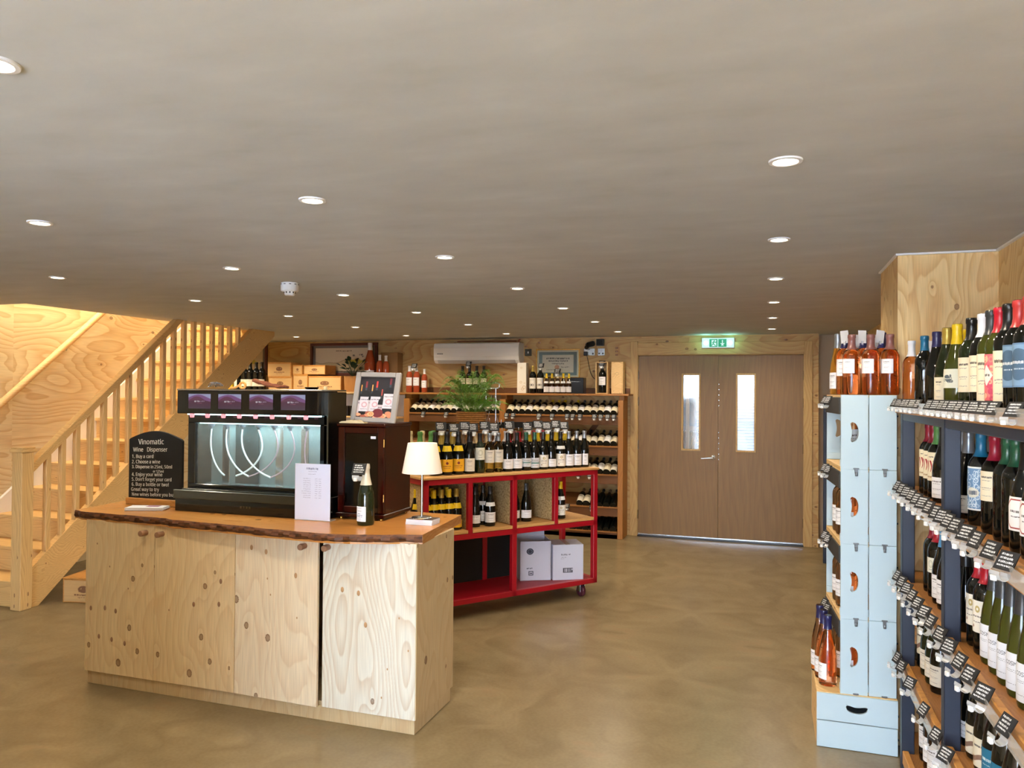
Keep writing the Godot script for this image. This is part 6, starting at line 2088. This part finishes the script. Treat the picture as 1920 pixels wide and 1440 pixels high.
func crate(text: String, at: Vector3, turn: float, w: float, h: float, len: float, lying: bool) -> void:
	# front end at z = 0 facing +z; origin at the bottom left front corner
	var t := thing("wine_crate", text, "crate", at, turn, "pale blue painted wine crates")
	var m := MB.new()
	var th := 0.012
	for e in 2:
		var z: float = [-th / 2, -len + th / 2][e]
		var bs := crate_panel(w, h, th, true, not lying)
		for k in 2:
			var W := (h if lying else w) * 0.5
			var pos := Vector3(w / 2, h - W / 2 - k * W, z) if lying else Vector3(W / 2 + k * W, h / 2, z)
			put("end_board", bs[k], M.crate, t, pos)
		m = MB.new()
		var zz: float = z + (-0.012 if e == 0 else 0.012)
		for q in 2:
			m = MB.new()
			if lying: m.bx([0.012, w - 0.05][q], [0.05, w - 0.012][q], 0.012, h - 0.012, zz - 0.006, zz + 0.006, 0.001)
			else: m.bx(0.001, w - 0.012, [0.012, h - 0.045][q], [0.045, h - 0.012][q], zz - 0.006, zz + 0.006, 0.001)
			put("batten", m, M.crate, t)
	m = MB.new()
	m.bx(0.0, w, 0.0, 0.011, -th, -len + th, 0.001)
	put("bottom_board", m, M.pale_board, t)
	m = MB.new()
	m.bx(0.0, w, h - 0.011, h, -th, -len + th, 0.001)
	put("top_board", m, M.pale_board, t)
	for k in 3:
		m = MB.new()
		m.bx(w - 0.01, w, 0.014 + k * (h - 0.02) / 3, 0.004 + (k + 1) * (h - 0.02) / 3, -th, -len + th, 0.001)
		put("side_slat", m, M.crate, t)
	if lying:
		m = MB.new()
		m.bx(0.0, 0.01, 0.011, h - 0.011, -th, -len + th, 0.001)
		put("side_board", m, M.pale_board, t)
	else:
		m = MB.new()
		m.bx(-0.005, 0.002, h - 0.09, h - 0.012, -0.01, -len + 0.004, 0.001)
		put("label_strip", m, M.dark_strip, t)
	for x in [w * 0.28 if not lying else w * 0.45, w * 0.78 if not lying else w * 0.82]:
		if lying: continue
		m = MB.new()
		m.bx(x - 0.012, x + 0.012, 0.001, 0.007, 0.0, 0.007, 0.001).bx(x - 0.007, x + 0.007, -0.018, 0.002, 0.001, 0.006, 0.001)
		var la := put("latch", m, M.clip_metal, t)
		m = MB.new()
		m.cyl(Vector3(x, -0.03, 0.005), Vector3(x, -0.012, 0.005), 0.006, 10, -1.0, 0.001)
		put("latch_hook", m, M.clip_metal, la)
	for y in [h * 0.3, h * 0.72]:
		m = MB.new()
		m.bx(w - 0.001, w + 0.004, y - 0.004, y + 0.004, -0.004, -0.012, 0.0)
		put("corner_pin", m, M.black, t)

func crates() -> void:
	var phi := 0.062
	var B := Basis(Vector3(0, 1, 0), phi)
	var o := Vector3(0.328, 0, -3.88)
	crate("pale blue wine crate lying at the foot of the stacked crates", Vector3(0.228, 0, -3.865), 0.0, 0.342, 0.252, 0.44, true)
	for k in 4:
		crate("pale blue wine crate on end, %s of the four stacked on the lying crate" % ["lowest", "second", "third", "topmost"][k], o + Vector3(0, 0.252 + 0.346 * k, 0), phi, 0.243, 0.345, 0.47, false)
	var P := func(x, y, z): return o + B * Vector3(x, y, z)
	var g := "rosé bottles in and on the crates"
	for k in 3:
		for i in 3:
			bottle("bordeaux", "rose", "rosecap", "white", P.call(0.06 if i == 0 else 0.046, 0.252 + 0.346 * k + 0.012, -0.085 - 0.11 * i), "rosé bottle inside the %s upright crate, %s from the front" % [["lowest", "second", "third"][k], nth(i)], g, {"turn": -1.0, "label": [0.05, 0.13, 2.4], "name": "rose_bottle"})
	bottle("bordeaux", "rose", "white", "white", P.call(0.062, 0.252 + 0.346 * 3 + 0.012, -0.13), "white-labelled rosé bottle inside the topmost crate", g, {"turn": 0.0, "label": [0.03, 0.17, 4.0], "name": "rose_bottle"})
	var top := 0.252 + 0.346 * 4
	var words := ["left", "middle", "right"]
	for i in 3:
		var b := bottle("bordeaux", "rose", "rosecap", "white", P.call(0.06 + 0.083 * i, top, -0.075), words[i] + " bottle in the front row of rosé on top of the crates", g, {"turn": -0.55, "label": [0.105, 0.175, 1.5], "name": "rose_bottle", "cap0": 0.222})
		b.scale = Vector3(1.1, 0.96, 1.1)
	for i in 3:
		var b := bottle("bordeaux", "rose", "navy", "white", P.call(0.045 + 0.083 * i, top, -0.168), words[i] + " navy-capped bottle in the second row of rosé on the crates", g, {"turn": -0.55, "label": [0.09, 0.17, 1.5], "name": "rose_bottle", "cap0": 0.222})
		b.scale = Vector3(1.08, 1.01, 1.08)
	bottle("flute", "gold_wine", "silver", "white", P.call(0.03, top, -0.29), "pale gold bottle at the back left corner on top of the crates", g, {"turn": -0.9, "label": [0.03, 0.11, 2.0]})
	for i in 2:
		bottle("bordeaux", "rose", "white", "white", P.call(0.12 + 0.09 * i, top, -0.27), words[i * 2] + " rosé bottle in the third row on top of the crates", g, {"turn": -0.6, "label": [0.04, 0.12, 2.0], "name": "rose_bottle"})
	for i in 3:
		var t := thing("price_card", "white-backed price card among the rosé bottles on the crates, %s from the left" % nth(i), "price tag", P.call(0.035 + 0.078 * i, top + 0.245, -0.118), 0.5)
		var m := MB.new()
		m.box(Vector3(0, 0.032, 0), Vector3(0.042, 0.06, 0.0015), 0.0, Basis(Vector3(0, 0, 1), 0.12 * (1 - i)))
		put("card", m, M.stub, t)
		m = MB.new()
		m.cyl(Vector3(0, -0.005, 0), Vector3(0, 0.012, 0), 0.006, 10)
		put("clip", m, M.clear_plastic, t)
	for i in 3:
		bottle("flute", "rose", "navy", "white", Vector3(0.283 - 0.012 * i, 0.252, -3.985 - 0.092 * i), "navy-capped rosé bottle standing on the lying crate, %s from the front" % nth(i), g, {"turn": -1.1, "label": [0.03, 0.1, 1.8], "size": 1.08, "name": "rose_bottle", "cap0": 0.245})
	for k in 4:
		for i in 2:
			price_tag(P.call(-0.024, 0.252 + 0.346 * (k + 1) - 0.05, -0.27 - 0.1 * i), -PI / 2 + 0.5, "price tag on the dark strip of the %s upright crate, %s from the front" % [["lowest", "second", "third", "topmost"][k], nth(i)], "price tags on the crates", k + i, 0.9)

# ---------------------------------------------------------------- blue bottle rack on the right
func right_rack() -> void:
	var t := thing("blue_bottle_rack", "dark blue framed bottle rack with wooden shelves along the right wall", "bottle rack", Vector3(0.78, 0, -3.99))
	var m := MB.new()
	var levels := [0.08, 0.46, 0.82, 1.215, 1.585]
	var W := func(x0, x1, y0, y1, z0, z1): return MB.new().bx(x0 - 0.78, x1 - 0.78, y0, y1, z0 + 3.99, z1 + 3.99, 0.003)
	for z in [-3.755, -2.92, -1.97]:
		put("post", W.call(0.565, 0.615, 0.0, 1.555, z - 0.025, z + 0.025), M.blue_frame, t)
		put("back_post", W.call(0.945, 0.985, 0.0, 1.555, z - 0.025, z + 0.025), M.blue_frame, t)
	put("top_beam", W.call(0.567, 0.6, 1.525, 1.56, -3.73, -2.945), M.blue_frame, t)
	put("top_beam", W.call(0.567, 0.6, 1.525, 1.56, -2.895, -1.995), M.blue_frame, t)
	for L in 4:
		for b in 2:
			var z0: float = [-3.98, -2.894][b]
			var z1: float = [-2.946, -1.996][b]
			put("shelf_board", W.call(0.592, 0.985, levels[L] - 0.022, levels[L], z0, z1), M.shelf_wood, t)
			if b == 0: z0 = -3.729
			put("shelf_lip", W.call(0.567, 0.592, levels[L] - 0.045, levels[L] + 0.012, z0, z1), M.lip_wood, t)
	put("top_shelf", W.call(0.572, 0.985, 1.56, 1.585, -3.98, -1.9), M.shelf_wood, t)
	put("top_lip", W.call(0.56, 0.572, 1.555, 1.592, -3.98, -1.9), M.lip_wood, t)
	for L in range(1, 5):
		m = MB.new()
		var y: float = levels[L] - (0.0 if L < 4 else -0.005)
		m.bx(0.549 - 0.78, 0.552 - 0.78, y - 0.026, y + 0.014, -3.97 + 3.99, -1.95 + 3.99, 0.0)
		put("ticket_rail", m, M.clear_plastic, t)
	# bottles: per level, front row [z, kind, glass, cap, label, span, words]
	var top := [
		[-3.86, "bordeaux", "rose", "white", "", [], "rosé bottle with a white cap"], [-3.56, "bordeaux", "dark_glass", "teal", "", [], "dark bottle with a teal capsule"], [-3.32, "burgundy", "dark_glass", "navy", "tan", [0.0, 0.0], "dark bottle with a navy capsule"], [-3.14, "burgundy", "green_glass", "gold", "cream", [0.03, 0.115, 1.4], "gold-capped bottle with narrow cream label"], [-2.985, "burgundy", "olive_glass", "yellow", "cloud", [0.075, 0.14, 1.7], "yellow-capped bottle with cloud label"],
		[-2.79, "bordeaux", "green_glass", "black", "cream", [0.06, 0.17, 2.2], "dark bottle with a tall pale label"], [-2.65, "bordeaux", "dark_glass", "white", "cream", [0.06, 0.17, 2.2], "dark bottle with a white capsule and cream label"], [-2.56, "bordeaux", "olive_glass", "charcoal", "cream", [0.03, 0.17, 2.2], "charcoal-capped olive bottle"], [-2.475, "bordeaux", "olive_glass", "red", "floral", [0.035, 0.165, 2.4], "red-capped bottle with pink floral label"], [-2.39, "bordeaux", "dark_glass", "black", "cream", [0.03, 0.17, 2.2], "black-capped bottle with cream label"], [-2.3, "bordeaux", "dark_glass", "coral", "dusk", [0.07, 0.18, 2.6], "coral-capped bottle with dusky blue label"], [-2.215, "bordeaux", "dark_glass", "coral", "dusk", [0.07, 0.18, 2.6], "nearest coral-capped bottle with blue label"]]
	var g := "bottles on the blue rack"
	var turn := -0.95
	for i in top.size():
		var b = top[i]
		var op := {"turn": turn, "cap0": 0.225 if b[3] in ["yellow", "white", "black", "charcoal", "coral", "red"] else 0.235}
		var st: String = b[4]
		if b[5].size() < 3: st = ""
		else: op["label"] = b[5]
		bottle(b[1], b[2], b[3], st, Vector3(0.622, 1.585, b[0]), b[6] + ", %s from far end of top shelf" % nth(i), g, op)
	var second := [["rose", "white"], ["dark_glass", "white"], ["dark_glass", "white"], ["dark_glass", "teal"], ["olive_glass", "olive"], ["dark_glass", "navy"], ["dark_glass", "yellow"], ["dark_glass", "navy"], ["dark_glass", "yellow"], ["dark_glass", "rosecap"], ["dark_glass", "white"], ["dark_glass", "charcoal"], ["green_glass", "charcoal"], ["dark_glass", "black"], ["dark_glass", "coral"], ["dark_glass", "coral"]]
	var z2 := [-3.9, -3.79, -3.69, -3.6, -3.5, -3.41, -3.25, -3.16, -3.06, -2.97, -2.88, -2.74, -2.64, -2.5, -2.39, -2.29]
	for i in second.size():
		bottle("bordeaux", second[i][0], second[i][1], "cream" if i % 3 == 0 else "", Vector3(0.712, 1.585, z2[i]), "%s-capped bottle in second row of top shelf, %s from far end" % [{"rosecap": "dusky"}.get(second[i][1], second[i][1]), nth(i)], g, {"turn": turn, "label": [0.05, 0.14, 2.2], "size": 1.04 if i == 4 else 1.0, "cap0": 0.225})
	var mid := [[1.215, "second shelf", [
		[-3.69, "bordeaux", "crimson", "chilli", [0.075, 0.19, 2.4], "dark_glass"], [-3.6, "bordeaux", "crimson", "chilli", [0.075, 0.19, 2.4], "dark_glass"], [-3.51, "bordeaux", "green", "chilli", [0.075, 0.19, 2.4], "dark_glass"], [-3.4, "burgundy", "black", "white", [0.02, 0.1, 2.6], "dark_glass"], [-3.1, "burgundy", "silver", "ivory", [0.02, 0.08, 2.4], "dark_glass"], [-3.01, "burgundy", "silver", "ivory", [0.02, 0.08, 2.4], "dark_glass"], [-2.85, "bordeaux", "teal", "ornate", [0.05, 0.19, 2.2], "dark_glass"], [-2.69, "bordeaux", "crimson", "cream", [0.1, 0.19, 2.4], "dark_glass"], [-2.56, "bordeaux", "deepgreen", "", [], "dark_glass"], [-2.475, "bordeaux", "deepgreen", "", [], "dark_glass"], [-2.385, "burgundy", "black", "octagon", [0.06, 0.15, 2.4], "dark_glass"], [-2.29, "burgundy", "black", "octagon", [0.06, 0.15, 2.4], "dark_glass"]]],
		[0.82, "middle shelf", [
		[-3.6, "bordeaux", "crimson", "", [], "dark_glass"], [-3.51, "bordeaux", "red", "ring", [0.1, 0.16, 1.4], "dark_glass"], [-3.4, "burgundy", "skyblue", "white", [0.025, 0.115, 2.6], "dark_glass"], [-3.31, "burgundy", "black", "white", [0.025, 0.115, 2.6], "dark_glass"], [-3.05, "burgundy", "black", "", [], "dark_glass"], [-2.87, "bordeaux", "red", "crest", [0.07, 0.17, 2.4], "dark_glass"], [-2.785, "bordeaux", "red", "crest", [0.07, 0.17, 2.4], "dark_glass"], [-2.695, "flute", "charcoal", "bold", [0.02, 0.12, 2.4], "olive_glass"], [-2.605, "flute", "charcoal", "bold", [0.02, 0.12, 2.4], "olive_glass"], [-2.515, "flute", "charcoal", "bold", [0.02, 0.12, 2.4], "olive_glass"], [-2.425, "flute", "charcoal", "bold", [0.02, 0.12, 2.4], "olive_glass"], [-2.335, "flute", "silver", "bold", [0.02, 0.12, 2.4], "olive_glass"], [-2.245, "flute", "silver", "bold", [0.02, 0.12, 2.4], "olive_glass"]]],
		[0.46, "fourth shelf", [
		[-3.83, "bordeaux", "black", "tan", [0.075, 0.16, 2.4], "dark_glass"], [-3.74, "bordeaux", "black", "hill", [0.06, 0.17, 2.4], "dark_glass"], [-3.64, "burgundy", "black", "ivory", [0.03, 0.11, 2.4], "green_glass"], [-3.54, "burgundy", "black", "ivory", [0.03, 0.11, 2.4], "green_glass"], [-3.44, "burgundy", "black", "ivory", [0.03, 0.11, 2.4], "dark_glass"], [-3.07, "burgundy", "black", "white", [0.09, 0.16, 2.4], "dark_glass"], [-2.96, "burgundy", "black", "white", [0.03, 0.085, 2.4], "dark_glass"], [-2.86, "burgundy", "black", "hill", [0.02, 0.11, 2.4], "dark_glass"], [-2.76, "burgundy", "black", "hill", [0.02, 0.11, 2.4], "dark_glass"], [-2.66, "burgundy", "black", "teal", [0.03, 0.12, 2.4], "dark_glass"], [-2.56, "burgundy", "black", "teal", [0.03, 0.12, 2.4], "dark_glass"], [-2.46, "burgundy", "black", "white", [0.03, 0.1, 2.4], "dark_glass"], [-2.36, "burgundy", "black", "white", [0.03, 0.1, 2.4], "dark_glass"]]],
		[0.08, "bottom shelf", [
		[-3.69, "bordeaux", "black", "white", [0.06, 0.15, 2.4], "dark_glass"], [-3.6, "bordeaux", "black", "white", [0.04, 0.14, 2.4], "brown_glass"], [-3.51, "bordeaux", "black", "white", [0.04, 0.14, 2.4], "brown_glass"], [-3.12, "burgundy", "black", "white", [0.04, 0.12, 2.4], "dark_glass"], [-3.02, "burgundy", "black", "hill", [0.04, 0.12, 2.4], "dark_glass"]]]]
	var names := {"crimson": "crimson-capped", "green": "green-capped", "black": "black-capped", "silver": "silver-capped", "teal": "teal-capped", "deepgreen": "dark green-capped", "red": "red-capped", "skyblue": "sky blue-capped", "charcoal": "charcoal-capped"}
	for lv in mid:
		for i in lv[2].size():
			var b = lv[2][i]
			var op := {"turn": turn, "cap0": 0.222}
			if b[4].size(): op["label"] = b[4]
			bottle(b[1], b[5], b[2], b[3], Vector3(0.662, lv[0], b[0]), "%s bottle at the front of the rack's %s, %s from far end" % [names[b[2]], lv[1], nth(i)], g, op)
			if lv[0] > 0.1:
				op = op.duplicate()
				bottle(b[1], b[5], b[2], b[3], Vector3(0.752, lv[0], b[0] - 0.012), "%s bottle behind the %s front bottle on the rack's %s" % [names[b[2]], nth(i), lv[1]], g, op)
	var tags := [[1.585, "top shelf", [-3.95, -3.83, -3.72, -3.6, -3.5, -3.4, -3.28, -3.06, -2.95, -2.86, -2.78, -2.7, -2.61, -2.52, -2.44, -2.345, -2.25, -2.07]], [1.215, "second shelf", [-3.756, -3.64, -3.53, -3.42, -3.3, -3.19, -3.07, -2.941, -2.85, -2.764, -2.662, -2.53, -2.418, -2.27, -2.131]], [0.82, "middle shelf", [-3.756, -3.64, -3.52, -3.4, -3.28, -3.155, -3.03, -2.882, -2.749, -2.608, -2.488, -2.346, -2.14]], [0.46, "fourth shelf", [-3.756, -3.644, -3.44, -3.165, -2.941, -2.794, -2.614]]]
	for lv in tags:
		for i in lv[2].size():
			price_tag(Vector3(0.545, lv[0] - 0.004, lv[2][i]), -1.2 + 0.12 * ((i * 7) % 3 - 1), "price tag on the blue rack's %s rail, %s from the far end" % [lv[1], nth(i)], "price tags on the blue rack", i, 0.8 if lv[0] > 1.5 else 1.0)
	# second blue rack further along the wall, mostly hidden by the column
	t = thing("far_bottle_rack", "dark blue rack post and shelves behind the crates, by the recess", "bottle rack", Vector3(0.75, 0, -6.5))
	for z in [-1.6, 1.4]:
		m = MB.new()
		m.bx(-0.22, -0.18, 0, 1.63, z - 0.02, z + 0.02, 0.003)
		put("post", m, M.blue_frame, t)
	for y in levels:
		m = MB.new()
		m.bx(-0.19, 0.22, y, y + 0.022, -1.6, 1.4, 0.002)
		put("shelf_board", m, M.shelf_wood, t)
